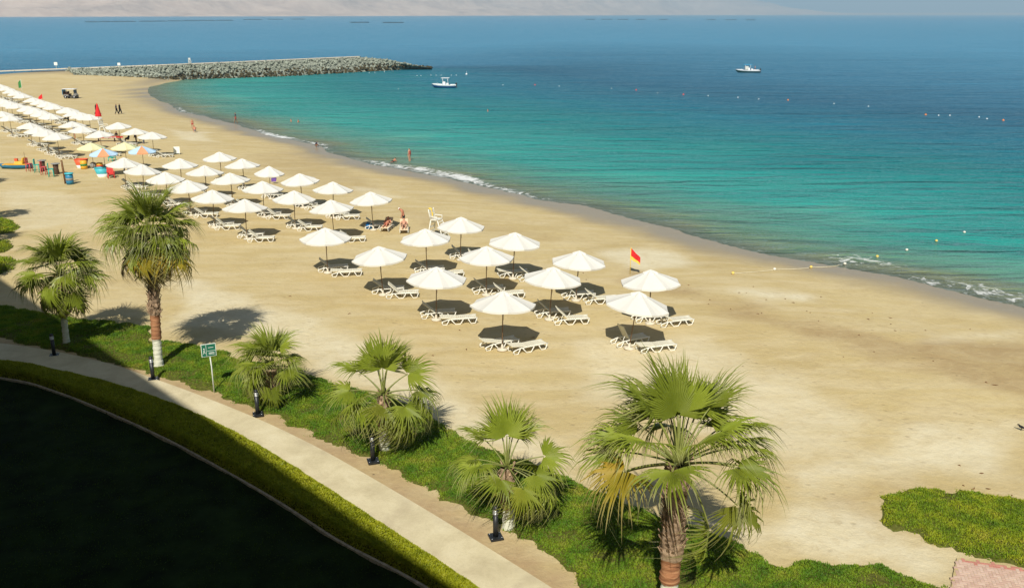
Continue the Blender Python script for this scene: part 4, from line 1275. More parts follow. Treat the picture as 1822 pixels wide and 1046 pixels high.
# long red rescue board on trestles
x, y, z = G(190, 252)
o = tag(empty('rescue_board', (x, y, z), R(8)), 'long red rescue board with white lettering lying beside the lifeguard chair', 'rescue board')
bb = MB()
st = [(-2.1, 0.05), (-1.7, 0.26), (-0.8, 0.36), (0.4, 0.38), (1.4, 0.30), (1.9, 0.14), (2.1, 0.04)]
vs = []
for xx, w in st: vs += [(xx, -w, 0.62), (xx, w, 0.62), (xx, w * .8, 0.47), (xx, -w * .8, 0.47)]
fs = [(4 * i + a, 4 * i + b, 4 * i + 4 + b, 4 * i + 4 + a) for i in range(len(st) - 1) for a, b in ((0, 1), (1, 2), (2, 3), (3, 0))] + [(3, 2, 1, 0), (24, 25, 26, 27)]
bb._add(vs, fs); bb.build('board', M['flag_red'], o)
lt = MB()
for k in range(9): lt.box((-0.1 + k * 0.17, -0.375 + 0.004 * k, 0.56), (0.11, 0.02, 0.10 if k % 3 else 0.07))
lt.build('lettering', M['sign_white'], o)
for xx in (-1.0, 1.0): MB().box((xx, 0, 0.235), (0.08, 0.6, 0.47), None, 0.5).build('trestle', M['dark_wood'], o)

# ------------------------------------------------------------------ people
J0 = dict(pelvis=(0, 0, .96), spine=(0, 0, 1.16), chest=(0, 0, 1.36), neck=(0, 0, 1.50), head=(.02, 0, 1.60), crown=(.02, 0, 1.70),
          shL=(0, .19, 1.42), elL=(-.02, .25, 1.14), wrL=(.06, .26, .90), haL=(.08, .26, .83), shR=(0, -.19, 1.42), elR=(-.02, -.25, 1.14), wrR=(.06, -.26, .90), haR=(.08, -.26, .83),
          hiL=(0, .09, .92), knL=(.02, .10, .50), anL=(-.02, .10, .08), toL=(.15, .12, .03), hiR=(0, -.09, .92), knR=(.02, -.10, .50), anR=(-.02, -.10, .08), toR=(.15, -.12, .03))
BONES = [('pelvis', 'spine'), ('spine', 'chest'), ('chest', 'neck'), ('neck', 'head'), ('head', 'crown')] + [(a + s, b + s) for s in 'LR' for a, b in (('sh', 'el'), ('el', 'wr'), ('wr', 'ha'), ('hi', 'kn'), ('kn', 'an'), ('an', 'to'))] + \
        [('chest', 'shL'), ('chest', 'shR'), ('pelvis', 'hiL'), ('pelvis', 'hiR')]
RAD = dict(pelvis=.135, spine=.120, chest=.140, neck=.058, head=.092, crown=.080, sh=.066, el=.046, wr=.031, ha=.036, hi=.092, kn=.060, an=.042, to=.034)
POSES = {
 'stand': {},
 'walk': dict(knL=(.16, .10, .52), anL=(.22, .10, .10), toL=(.37, .11, .05), knR=(-.04, -.10, .50), anR=(-.26, -.10, .12), toR=(-.12, -.11, .03), wrL=(-.12, .27, .92), haL=(-.14, .27, .85), wrR=(.22, -.26, .98), haR=(.26, -.26, .93)),
 'look_down': dict(spine=(.04, 0, 1.15), chest=(.12, 0, 1.33), neck=(.22, 0, 1.44), head=(.31, 0, 1.49), crown=(.36, 0, 1.56), shL=(.11, .19, 1.38), shR=(.11, -.19, 1.38), elL=(.10, .25, 1.10), elR=(.10, -.25, 1.10), wrL=(.18, .24, .86), wrR=(.18, -.24, .86), haL=(.21, .24, .79), haR=(.21, -.24, .79)),
 'bend': dict(pelvis=(-.12, 0, .90), hiL=(-.12, .09, .88), hiR=(-.12, -.09, .88), spine=(.06, 0, 1.0), chest=(.26, 0, 1.03), neck=(.40, 0, 1.00), head=(.50, 0, .97), crown=(.60, 0, .94), shL=(.30, .18, 1.02), shR=(.30, -.18, 1.02),
              elL=(.34, .20, .74), elR=(.34, -.20, .74), wrL=(.44, .18, .52), wrR=(.44, -.18, .52), haL=(.47, .18, .45), haR=(.47, -.18, .45)),
 'sit': dict(pelvis=(0, 0, .48), spine=(-.03, 0, .68), chest=(-.02, 0, .88), neck=(.0, 0, 1.02), head=(.03, 0, 1.12), crown=(.03, 0, 1.22), shL=(-.01, .19, .94), shR=(-.01, -.19, .94), elL=(.08, .25, .68), elR=(.08, -.25, .68),
             wrL=(.28, .18, .60), wrR=(.28, -.18, .60), haL=(.35, .16, .60), haR=(.35, -.16, .60), hiL=(.04, .10, .46), hiR=(.04, -.10, .46), knL=(.44, .13, .52), knR=(.44, -.13, .52), anL=(.46, .13, .09), anR=(.46, -.13, .09), toL=(.61, .14, .04), toR=(.61, -.14, .04)),
 'recline': dict(pelvis=(0, 0, .50), spine=(-.18, 0, .58), chest=(-.36, 0, .70), neck=(-.48, 0, .80), head=(-.54, 0, .90), crown=(-.58, 0, .99), shL=(-.41, .19, .74), shR=(-.41, -.19, .74), elL=(-.24, .27, .58), elR=(-.24, -.27, .58),
                 wrL=(-.02, .22, .58), wrR=(-.02, -.22, .58), haL=(.05, .20, .59), haR=(.05, -.20, .59), hiL=(.04, .10, .48), hiR=(.04, -.10, .48), knL=(.38, .11, .66), knR=(.42, -.11, .50), anL=(.62, .11, .44), anR=(.80, -.11, .44), toL=(.68, .12, .50), toR=(.86, -.12, .52)),
 'prone': dict(pelvis=(0, 0, .16), spine=(.20, 0, .18), chest=(.38, 0, .24), neck=(.52, 0, .34), head=(.60, 0, .42), crown=(.66, 0, .50), shL=(.44, .19, .26), shR=(.44, -.19, .26), elL=(.52, .24, .06), elR=(.52, -.24, .06),
               wrL=(.74, .20, .05), wrR=(.74, -.20, .05), haL=(.82, .19, .04), haR=(.82, -.19, .04), hiL=(-.05, .09, .14), hiR=(-.05, -.09, .14), knL=(-.46, .11, .09), knR=(-.46, -.11, .09), anL=(-.86, .12, .07), anR=(-.86, -.12, .07), toL=(-1.0, .13, .04), toR=(-1.0, -.13, .04)),
 'crouch': dict(pelvis=(-.10, 0, .34), spine=(-.02, 0, .52), chest=(.12, 0, .68), neck=(.22, 0, .78), head=(.29, 0, .86), crown=(.33, 0, .95), shL=(.14, .18, .73), shR=(.14, -.18, .73), elL=(.28, .22, .50), elR=(.28, -.22, .50),
                wrL=(.42, .15, .30), wrR=(.42, -.15, .30), haL=(.46, .13, .23), haR=(.46, -.13, .23), hiL=(-.08, .10, .32), hiR=(-.08, -.10, .32), knL=(.26, .15, .48), knR=(.26, -.15, .48), anL=(.04, .14, .08), anR=(.04, -.14, .08), toL=(.19, .15, .03), toR=(.19, -.15, .03)),
}
def person(loc, rz, pose, label, skin='skin', hair='hair', clothes=(), scale=1.0, cap=None, group=None):
    J = dict(J0); J.update(POSES[pose])
    names = list(J)
    me = bpy.data.meshes.new('skeleton')
    me.from_pydata([J[n] for n in names], [(names.index(a), names.index(b)) for a, b in BONES], [])
    o = bpy.data.objects.new('skeleton', me); COL.objects.link(o)
    sk = o.modifiers.new('skin', 'SKIN'); sk.use_smooth_shade = True
    o.modifiers.new('sub', 'SUBSURF').levels = 1
    for i, n in enumerate(names):
        k = n[:-1] if n[-1] in 'LR' else n
        r = RAD[k]
        me.skin_vertices[0].data[i].radius = (r, r * (0.8 if k in ('chest', 'spine', 'pelvis') else 1.0))
        me.skin_vertices[0].data[i].use_root = (n == 'pelvis')
    dg = bpy.context.evaluated_depsgraph_get()
    ev = o.evaluated_get(dg)
    em = ev.to_mesh()
    V = np.array([v.co[:] for v in em.vertices]); F = [list(p.vertices) for p in em.polygons]
    ev.to_mesh_clear()
    bpy.data.objects.remove(o); bpy.data.meshes.remove(me)
    # nearest bone of each vertex
    A = np.array([J[a] for a, b in BONES]); B = np.array([J[b] for a, b in BONES]); D = B - A
    t = np.clip(((V[:, None] - A) * D).sum(2) / (D * D).sum(1), 0, 1)
    dist = np.linalg.norm(V[:, None] - A - t[..., None] * D, axis=2)
    nb_ = dist.argmin(1)
    # vertex normals
    N = np.zeros_like(V)
    for f in F:
        n = np.cross(V[f[1]] - V[f[0]], V[f[2]] - V[f[0]])
        for i in f: N[i] += n
    N /= np.linalg.norm(N, axis=1)[:, None] + 1e-9
    mb = MB(); mb._add(V, F, True)
    for s in 'LR':       # fingers and thumb
        w, h = Vector(J['wr' + s]), Vector(J['ha' + s])
        d = (h - w).normalized(); side = d.cross(Vector((0, 1, 0.1))).normalized()
        for k, ln in enumerate((0.075, 0.085, 0.08, 0.06)):
            p0 = h + side * (k - 1.5) * 0.018
            mb.tube([p0, p0 + d * ln * 0.6, p0 + d * ln * 0.9 + Vector((0.015, 0, -0.01))], [0.009, 0.008, 0.006], 5)
        p0 = w + d * 0.03 + side * -0.03
        mb.tube([p0, p0 - side * 0.03 + d * 0.03, p0 - side * 0.035 + d * 0.06], [0.011, 0.009, 0.007], 5)
    hd = (Vector(J['crown']) - Vector(J['neck'])).normalized()
    fw = Vector((1, 0, 0)); fw = (fw - hd * fw.dot(hd)).normalized() if abs(hd.x) < 0.95 else Vector((0, 0, -1))
    hc = Vector(J['head']) + hd * 0.02
    mb.tube([hc + fw * 0.085 + hd * 0.025, hc + fw * 0.112 - hd * 0.01], [0.009, 0.014], 5)
    for s in (-1, 1):
        e = hd.cross(fw) * s
        mb.tube([hc + e * 0.085 + hd * 0.02, hc + e * 0.10 - hd * 0.03], [0.02, 0.014], 5)
    body = mb.build('person', M[skin], None, loc, (0, 0, rz)); body.scale = (scale,) * 3
    tag(body, label, 'person', group)
    def garment(name, test, mat, off):
        sel = [f for f in F if all(test(BONES[nb_[i]], t[i, nb_[i]], V[i]) for i in f)]
        if not sel: return
        us = sorted({i for f in sel for i in f}); rm = {u: k for k, u in enumerate(us)}
        g = MB(); g._add(V[us] + N[us] * off, [[rm[i] for i in f] for f in sel], True)
        g.build(name, M[mat], body)
    if cap: garment('cap', lambda b, u, v: b == ('head', 'crown') and (Vector(v) - hc).dot(hd) > 0.0, cap, 0.02)
    else: garment('hair', lambda b, u, v: b in (('head', 'crown'), ('neck', 'head')) and ((Vector(v) - hc).dot(hd) > 0.045 or ((Vector(v) - hc).dot(fw) < -0.01 and (Vector(v) - hc).dot(hd) > -.06)), hair, 0.016)
    torso = {('pelvis', 'spine'), ('spine', 'chest'), ('chest', 'neck'), ('chest', 'shL'), ('chest', 'shR')}
    for name, mat in clothes:
        if name == 'shorts': garment(name, lambda b, u, v: b[0] in ('pelvis',) and u < 0.5 or (b[0][:2] == 'hi' and u < 0.45) or b in (('pelvis', 'hiL'), ('pelvis', 'hiR')), mat, 0.014)
        if name == 'trousers': garment(name, lambda b, u, v: b[0] in ('pelvis',) and u < 0.5 or b[0][:2] in ('hi', 'kn') or b in (('pelvis', 'hiL'), ('pelvis', 'hiR')), mat, 0.02)
        if name == 'shirt': garment(name, lambda b, u, v: b in torso and not (b == ('chest', 'neck') and u > .7) or (b[0][:2] == 'sh' and u < 0.7), mat, 0.018)
        if name == 'long_shirt': garment('shirt', lambda b, u, v: b in torso and not (b == ('chest', 'neck') and u > .8) or b[0][:2] in ('sh', 'el'), mat, 0.02)
        if name == 'swimsuit': garment(name, lambda b, u, v: b in torso and not (b == ('chest', 'neck') and u > .3) or b in (('pelvis', 'hiL'), ('pelvis', 'hiR')), mat, 0.008)
        if name == 'robe': garment(name, lambda b, u, v: b in torso or b[0][:2] in ('sh', 'el', 'hi', 'kn') or b in (('pelvis', 'hiL'), ('pelvis', 'hiR')), mat, 0.045)
    return body

def person_at(px, py, *a, dz=0.0, **k):
    x, y, z = G(px, py)
    return person((x, y, z + dz), *a, **k)

person_at(719, 406, R(185), 'look_down', 'tanned man in white cap and black trunks looking down beside peach loungers', 'skin_red', 'hair', [('shorts', 'cloth_black')], 1.03, 'cloth_white')
# two loungers with peach towels and sunbathers, seen from the foot end
for (fx, fy), hd, lb, lb2, sk_ in (((683, 414), -97, 'peach-covered lounger with sunbather, left of the standing man', 'sunbather lying on the left peach lounger', 'skin_red'),
                                   ((719, 417), -84, 'peach-covered lounger with sunbather, in front of the standing man', 'sunbather lying on the right peach lounger', 'skin')):
    x, y, z = G(fx, fy)
    a = R(hd)
    lounger('peach', x - 1.8 * math.cos(a), y - 1.8 * math.sin(a), hd, 34, lb, 'peach towel loungers')
    person((x - 0.95 * math.cos(a), y - 0.95 * math.sin(a), z - 0.03), a, 'recline', lb2, sk_, 'hair_fair', [('shorts', 'cloth_red' if sk_ == 'skin_red' else 'cloth_black')], 0.98, group='sunbathers')
x, y, z = G(657, 407)
b = MB().lathe([(0.20, 0), (0.26, 0.06), (0.27, 0.34), (0.22, 0.44), (0.10, 0.47)], 12); b.tube([(-.15, 0, .42), (-.08, 0, .62), (.08, 0, .62), (.15, 0, .42)], 0.018, 5)
tag(b.build('beach_bag', M['bag_blue'], None, (x, y, z + 0.02)), 'bright blue beach bag beside the peach loungers', 'bag')
x, y, z = G(488, 327)
b = MB().box((0, 0, 0.72), (0.5, 0.06, 0.42), (0.5, 0, 0.2)); b.box((0, -0.12, 0.52), (0.46, 0.05, 0.3), (0.2, 0, 0.1))
tag(b.build('towel', M['cloth_purple'], None, (x, y, z - 0.15)), 'purple towel hung on a lounger under the small umbrella', 'towel')

person_at(729, 290, R(150), 'stand', 'bather standing in the breaking wave with dark hair', 'skin', 'hair', [('swimsuit', 'cloth_red')], 1.0)
person_at(699, 290, R(70), 'prone', 'bather lying in the white surf', 'skin_red', 'hair', [('shorts', 'cloth_black')], 1.0)
person_at(420, 220, R(200), 'walk', 'person in dark top and red shorts at the waterline', 'skin_brown', 'hair', [('shirt', 'cloth_navy'), ('shorts', 'cloth_red')], 1.0)
person_at(343, 229, R(-60), 'walk', 'child running on the open sand, upper of a pair', 'skin_red', 'hair', [('shorts', 'cloth_red')], 0.78)
person_at(347, 236, R(120), 'crouch', 'child crouching on the open sand, lower of a pair', 'skin_red', 'hair', [('shorts', 'cloth_grey')], 0.95)
person_at(562, 262, R(30), 'crouch', 'small child crouching at the water edge', 'skin_brown', 'hair', [('shirt', 'cloth_navy')], 0.75)
person_at(172, 204, R(20), 'walk', 'person in black walking alone left of the walking pair', 'skin_brown', 'hair', [('robe', 'cloth_black')], 1.0, group='walkers in dark clothes')
person_at(208, 204, R(10), 'walk', 'left one of the pair walking in dark clothes', 'skin_brown', 'hair', [('long_shirt', 'cloth_navy'), ('trousers', 'cloth_black')], 1.0, group='walkers in dark clothes')
person_at(214, 203, R(10), 'walk', 'right one of the pair walking in dark clothes', 'skin_brown', 'hair', [('robe', 'cloth_black')], 0.98, group='walkers in dark clothes')
person_at(122, 217, R(180), 'bend', 'person in dark clothes bending among the far umbrella rows', 'skin_brown', 'hair', [('long_shirt', 'cloth_black'), ('trousers', 'cloth_black')], 1.0)
person_at(134, 247, R(200), 'stand', 'person standing half hidden by an umbrella in the short row', 'skin_red', 'hair', [('shorts', 'cloth_grey'), ('shirt', 'cloth_grey')], 1.0)
person_at(208, 250, R(0), 'sit', 'person seated behind the red rescue board', 'skin_brown', 'hair', [('shirt', 'cloth_black')], 1.0)
person_at(230, 254, R(200), 'sit', 'left of the seated people in dark clothes under the umbrella trio', 'skin_brown', 'hair', [('long_shirt', 'cloth_black'), ('trousers', 'cloth_black')], 1.0, group='dark group under umbrellas')
person_at(243, 255, R(190), 'look_down', 'right of the people in dark clothes under the umbrella trio', 'skin_brown', 'hair', [('long_shirt', 'cloth_navy'), ('trousers', 'cloth_black')], 0.95, group='dark group under umbrellas')
person_at(256, 256, R(170), 'bend', 'person bending over at the right end of the dark group', 'skin_brown', 'hair', [('long_shirt', 'cloth_black'), ('trousers', 'cloth_grey')], 0.95, group='dark group under umbrellas')
for (px, py), rz, lb in (((518, 217), 200, 'left of the two swimmers in the shallow bay'), ((531, 218), 160, 'right of the two swimmers in the shallow bay'), ((868, 199), 180, 'lone swimmer farther out right of the bay')):
    x, y, z = P(px, py, SEA)
    person((x, y, SEA - 1.27), R(rz), 'stand', lb, 'skin_red', 'hair', [('shorts', 'cloth_navy')], 1.0, group='swimmers')

# ------------------------------------------------------------------ coloured corner of the beach
def bar_chair(px, py, rz, mat, label):
    x, y, z = G(px, py)
    o = tag(empty('bar_chair', (x, y, z), rz), label, 'bar chair', 'painted bar chairs')
    for sx in (-1, 1):
        for sy in (-1, 1):
            MB().tube([(sx * .24, sy * .24, 0), (sx * .20, sy * .20, 0.80)], 0.035, 6).build('leg', M[mat], o)
    MB().box((0, 0, 0.82), (0.48, 0.48, 0.06)).build('seat', M[mat], o)
    b = MB()
    for sy in (-.21, .21): b.box((-0.22, sy, 1.12), (0.05, 0.06, 0.60))
    for k in range(3): b.box((-0.235, 0, 0.98 + k * 0.18), (0.035, 0.42, 0.15))
    b.build('backrest', M[mat], o)
    MB().box((0.22, 0, 0.30), (0.04, 0.44, 0.05)).build('foot_rail', M[mat], o)
bar_chair(53, 305, R(-5), 'pink_red', 'red bar chair beside the blue boat, leftmost of four')
bar_chair(67, 307, R(10), 'teal', 'teal bar chair between the two red ones')
bar_chair(79, 311, R(5), 'pink_red', 'red bar chair between the two teal ones')
bar_chair(92, 315, R(20), 'teal', 'teal bar chair nearest the wooden post')
def bar_table(px, py, label):
    x, y, z = G(px, py)
    o = tag(empty('bar_table', (x, y, z)), label, 'table', 'round bar tables')
    MB().lathe([(0.44, 1.06), (0.45, 1.08), (0.45, 1.12), (0.43, 1.13)], 18).build('table_top', M['grey'], o)
    MB().lathe([(0.26, 0), (0.30, 0.1), (0.24, 0.55), (0.28, 1.02), (0.22, 1.06)], 14).build('barrel_stand', M['dark_wood'], o)
bar_table(77, 304, 'round dark bar table behind the red chairs')
bar_table(101, 310, 'round dark bar table beside the rightmost teal chair')
x, y, z = G(117, 327)
o = tag(empty('wooden_post', (x, y, z)), 'tall leaning wooden post beside the turquoise barrel', 'post')
MB().tube([(0, 0, -0.2), (-0.06, 0, 1.1), (-0.12, 0, 2.3)], [0.11, 0.10, 0.095], 9).build('timber', M['post_wood'], o)
MB().tube([(-0.12, -0.1, 2.2), (-0.28, -0.12, 1.2), (-0.24, -0.1, 0.3)], 0.012, 5).build('rope', M['rope'], o)
def barrel(px, py, r, h, m1, m2, label, lid=None, rot=None):
    x, y, z = G(px, py)
    o = tag(empty('barrel', (x, y, z + (r if rot else 0)), rot[2] if rot else 0), label, 'barrel')
    pr = [(r * .92, 0), (r, h * .3), (r, h * .36), (r * .985, h * .38), (r * .985, h * .62), (r, h * .64), (r, h * .7), (r * .92, h)]
    b = MB().lathe(pr[:4], 18); b.cur = 1; b.lathe(pr[3:5], 18); b.cur = 0; b.lathe(pr[4:], 18)
    body = b.build('body', [M[m1], M[m2]], o)
    if rot: body.rotation_euler = (R(90), 0, 0)
    if lid: MB().lathe([(r * 1.15, h + 0.003), (r * 1.18, h + .03), (r * 1.1, h + .10), (r * .3, h + .12)], 18).build('lid', M[lid], o)
barrel(125, 328, 0.36, 1.02, 'deep_blue', 'grey', 'blue barrel with turquoise lid beside the wooden post', 'turq')
barrel(150, 301, 0.36, 0.92, 'yellow', 'flag_green', 'yellow and green barrel in front of the red tub')
barrel(166, 299, 0.34, 0.8, 'grey', 'sign_white', 'grey drum lying on its side behind the yellow barrel', None, (0, 0, 0.6))
barrel(178, 300, 0.34, 0.62, 'yellow', 'red', 'small yellow and red barrel under the blue and orange umbrella')
def half_boat(px, py, rz, top, low, label, s=1.0):
    """seat cut from the bow of a small boat, standing on its stern"""
    x, y, z = G(px, py)
    o = tag(empty('boat_bow_seat', (x, y, z), rz, s=s), label, 'tub')
    n = 16
    def shell(z0, z1, r0, r1):
        b = MB()
        prs = [(r0, z0), (r1, z1), (r1 - .05, z1), (r0 - .05, z0 + .02)]
        vs, fs = [], []
        for r, zz in prs:
            for k in range(n):
                a = 2 * math.pi * k / n
                vs.append((1.35 * r * math.cos(a), r * math.sin(a), zz))
        for i in range(3):
            for k in range(n): fs.append((i * n + k, i * n + (k + 1) % n, (i + 1) * n + (k + 1) % n, (i + 1) * n + k))
        fs.append(tuple(3 * n + k for k in range(n)))
        b._add(vs, fs, True); return b
    shell(0.0, 0.34, 0.34, 0.42).build('lower_hull', M[low], o)
    shell(0.345, 0.95, 0.42, 0.55).build('upper_hull', M[top], o)
    r = MB(); r.tube([(1.35 * .55 * math.cos(2 * math.pi * k / n), .55 * math.sin(2 * math.pi * k / n), 0.96) for k in range(n + 1)], 0.03, 5); r.build('rim', M[top], o)
half_boat(146, 299, 0.2, 'orange', 'sign_white', 'orange-red tub with white foot behind the yellow barrel', 1.0)
half_boat(183, 315, 0.4, 'turq', 'sign_white', 'turquoise and white tub beside the red plastic chair', 1.0)
def plastic_chair(px, py, rz, mat, label):
    x, y, z = G(px, py)
    o = tag(empty('plastic_chair', (x, y, z), rz), label, 'chair')
    for sx in (-1, 1):
        for sy in (-1, 1): MB().tube([(sx * .30, sy * .30, 0), (sx * .24, sy * .26, 0.42)], 0.04, 6).build('leg', M[mat], o)
    MB().box((0, 0, 0.43), (0.58, 0.60, 0.06), (0, 0.06, 0)).build('seat', M[mat], o)
    MB().box((-0.36, 0, 0.74), (0.06, 0.60, 0.62), (0, -0.28, 0)).build('backrest', M[mat], o)
    for sy in (-.33, .33):
        a = MB().box((0.0, sy, 0.66), (0.62, 0.08, 0.05)); a.tube([(0.26, sy, 0.42), (0.28, sy, 0.66)], 0.03, 5); a.build('armrest', M[mat], o)
plastic_chair(198, 317, R(-60), 'red', 'bright red plastic armchair beside the turquoise tub')
plastic_chair(200, 287, R(-20), 'teal', 'teal chair under the second yellow umbrella')
plastic_chair(228, 304, R(-20), 'sky_blue', 'sky blue chair behind the two nearest white umbrellas of the corner')
# white board standing on the sand
x, y, z = G(315, 275)
o = tag(empty('white_board', (x, y, z), R(5)), 'small white board standing on the sand behind the middle umbrellas', 'board')
MB().box((0, 0, 0.52), (0.72, 0.05, 0.78), (-0.12, 0, 0)).build('panel', M['sign_white'], o)
for sx in (-.28, .28): MB().tube([(sx, -0.04, 0.14), (sx, 0.0, -0.05)], 0.025, 5).build('leg', M['sign_white'], o)
x, y, z = G(24, 300)
o = tag(empty('pedal_boat', (x, y, z), R(4)), 'blue boat with yellow deck lying on the sand at the left edge', 'boat')
def loft(stations, close=True):
    b = MB(); n = len(stations[0][1])
    vs = [(x_, yy, zz) for x_, sec in stations for yy, zz in sec]
    fs = [(i * n + k, (i + 1) * n + k, (i + 1) * n + k + 1, i * n + k + 1) for i in range(len(stations) - 1) for k in range(n - 1)]
    fs += [tuple(range(n)), tuple((len(stations) - 1) * n + k for k in range(n))[::-1]]
    b._add(vs, fs, True); return b
def sec(hb, keel, chine, sheer, hb2=None):
    h2 = hb if hb2 is None else hb2
    return [(-hb, sheer), (-h2 * .9, chine), (0, keel), (h2 * .9, chine), (hb, sheer)]
loft([(-1.6, sec(.06, .38, .42, .55)), (-1.1, sec(.42, .06, .2, .48)), (0, sec(.6, 0, .1, .42)), (1.2, sec(.6, 0, .1, .42)), (1.9, sec(.5, .05, .14, .42))]).build('hull', M['deep_blue'], o)
d = MB().box((0.35, 0, 0.47), (2.6, 0.95, 0.10)); d.box((0.75, 0, 0.66), (0.9, 0.9, 0.30), None, 0.8); d.box((1.2, 0, 0.90), (0.12, 0.85, 0.55), (0, 0.2, 0)); d.build('deck', M['yellow'], o)
MB().box((0.42, 0, 0.95), (0.3, 0.3, 0.26)).build('seat_pad', M['orange'], o)
MB().tube([(1.25, 0.2, .5), (1.25, 0.2, 1.75)], 0.02, 5).build('mast', M['dark_wood'], o)
for (px, py, rz, lb) in ((140, 176, 0, 0),): pass

# ------------------------------------------------------------------ golf cart
x, y, z = G(127, 175.5)
o = tag(empty('golf_cart', (x, y, z), R(-6)), 'dark golf cart with white roof and blue side cover parked on the far sand', 'golf cart')
MB().box((0, 0, 0.42), (2.5, 1.15, 0.22)).build('chassis', M['black_metal'], o)
MB().prism([(0.75, 0.53), (1.3, 0.53), (1.3, 0.72), (1.05, 0.95), (0.8, 0.95)], -0.55, 0.55).build('nose', M['grey'], o)
MB().prism([(-1.25, 0.53), (-0.2, 0.53), (-0.2, 0.75), (-1.25, 0.80)], -0.55, 0.55).build('rear_body', M['grey'], o)
for xx in (-0.35, -1.1):
    s_ = MB().box((xx, 0, 0.84), (0.5, 1.05, 0.12)); s_.box((xx - 0.26, 0, 1.12), (0.10, 1.05, 0.48)); s_.build('bench', M['dark_wood'], o)
MB().box((-0.1, 0, 1.84), (2.6, 1.25, 0.08)).build('roof', M['boat_white'], o)
for xx in (-1.2, 1.0):
    for yy in (-.55, .55): MB().tube([(xx, yy, .6), (xx * .95, yy, 1.82)], 0.03, 5).build('roof_post', M['black_metal'], o)
MB().box((-1.38, 0, 1.25), (0.08, 1.2, 1.05)).build('side_cover', M['deep_blue'], o)
MB().box((0.98, 0, 1.35), (0.03, 1.0, 0.7), (0, -0.15, 0)).build('windscreen', M['glass'], o)
MB().tube([(0.6, 0.28, 1.15), (0.75, 0.28, 0.9)], 0.02, 5).build('steering_column', M['black_metal'], o)
for xx in (-0.85, 0.95):
    for yy in (-.56, .56):
        w = MB().lathe([(0.13, -0.10), (0.27, -0.10), (0.29, -0.06), (0.29, 0.06), (0.27, 0.10), (0.13, 0.10)], 14).build('wheel', M['rubber'], o, (xx, yy, 0.28), (R(90), 0, 0))
        MB().lathe([(0.03, -0.105), (0.14, -0.102), (0.14, 0.102), (0.03, 0.105)], 12).build('rim', M['steel'], w)

# ------------------------------------------------------------------ boats
def motorboat(px, py, L, rz, hullm, topm, roofm, roof_z, roof_x, label, cabin=False):
    x, y, z = P(px, py, SEA)
    o = tag(empty('motor_boat', (x, y, SEA), rz), label, 'boat', 'moored motor boats')
    h = L / 2; bm = L * 0.19
    st = [(-h, .05, .55, .62, .95), (-h * .8, bm * .55, .05, .38, .90), (-h * .4, bm * .92, -.25, .18, .82), (0, bm, -.3, .12, .76), (h * .5, bm, -.3, .1, .74), (h, bm * .92, -.28, .1, .74)]
    mid = lambda a, b, f: a + (b - a) * f
    loft([(sx, [(-hb * .97, mid(c, sh, .45)), (-hb * .9, c), (0, k), (hb * .9, c), (hb * .97, mid(c, sh, .45))]) for sx, hb, k, c, sh in st]).build('hull', M[hullm], o)
    loft([(sx, [(-hb, sh), (-hb * 1.0, mid(c, sh, .46)), (-hb * .85, mid(c, sh, .46)), (hb * .85, mid(c, sh, .46)), (hb * 1.0, mid(c, sh, .46)), (hb, sh), (hb * .82, sh), (hb * .8, sh - .22), (-hb * .8, sh - .22), (-hb * .82, sh), (-hb, sh)]) for sx, hb, k, c, sh in st]).build('topsides', M[topm], o)
    c = MB().box((L * .02, 0, 1.0), (L * .13, bm * .8, .8), None, .8); c.box((L * .01, 0, 1.42), (.04, bm * .7, .35), (0, -.3, 0)); c.build('console', M['boat_white'], o)
    MB().box((L * .17, 0, .85), (.5, bm * 1.0, .5)).build('helm_seat', M['boat_white'], o)
    rf = MB().box((roof_x, 0, roof_z), (L * .34, bm * 1.7, .07)); rf.build('roof', M[roofm], o)
    for sx in (-1, 1):
        for sy in (-1, 1): MB().tube([(roof_x + sx * L * .12, sy * bm * .7, .7), (roof_x + sx * L * .10, sy * bm * .75, roof_z - .04)], .035, 6).build('roof_post', M['boat_white'], o)
    m = MB().box((h + .18, 0, .95), (.38, .34, .45), (0, .2, 0), .8); m.box((h + .22, 0, .45), (.16, .16, .75)); m.box((h + .3, 0, .02), (.36, .1, .12)); m.build('outboard_motor', M['black_metal'], o)
    MB().tube([(-h * .95, 0, .95), (-h * .7, -bm * .5, 1.2), (-h * .4, -bm * .8, 1.15)], .018, 5).build('bow_rail', M['steel'], o)
    if cabin:
        MB().box((roof_x - L * .03, 0, 1.35), (L * .14, bm * 1.1, .95), None, .9).build('wind_curtain', M['lens'], o)
    return o
motorboat(789.5, 156.5, 5.6, R(-4), 'boat_blue', 'boat_white', 'boat_white', 2.25, 0.45, 'white and blue motor boat with small T-top moored near the breakwater tip')
motorboat(1330, 129.5, 7.0, R(-5), 'boat_green', 'boat_white', 'awning_blue', 2.35, -0.1, 'white motor boat with blue awning far out on the right', True)
x, y, z = P(1343, 129, SEA)
person((x, y, SEA + 0.25), R(180), 'stand', 'person standing at the stern of the boat with blue awning', 'skin_red', 'hair', [('shorts', 'cloth_navy')], 0.95)

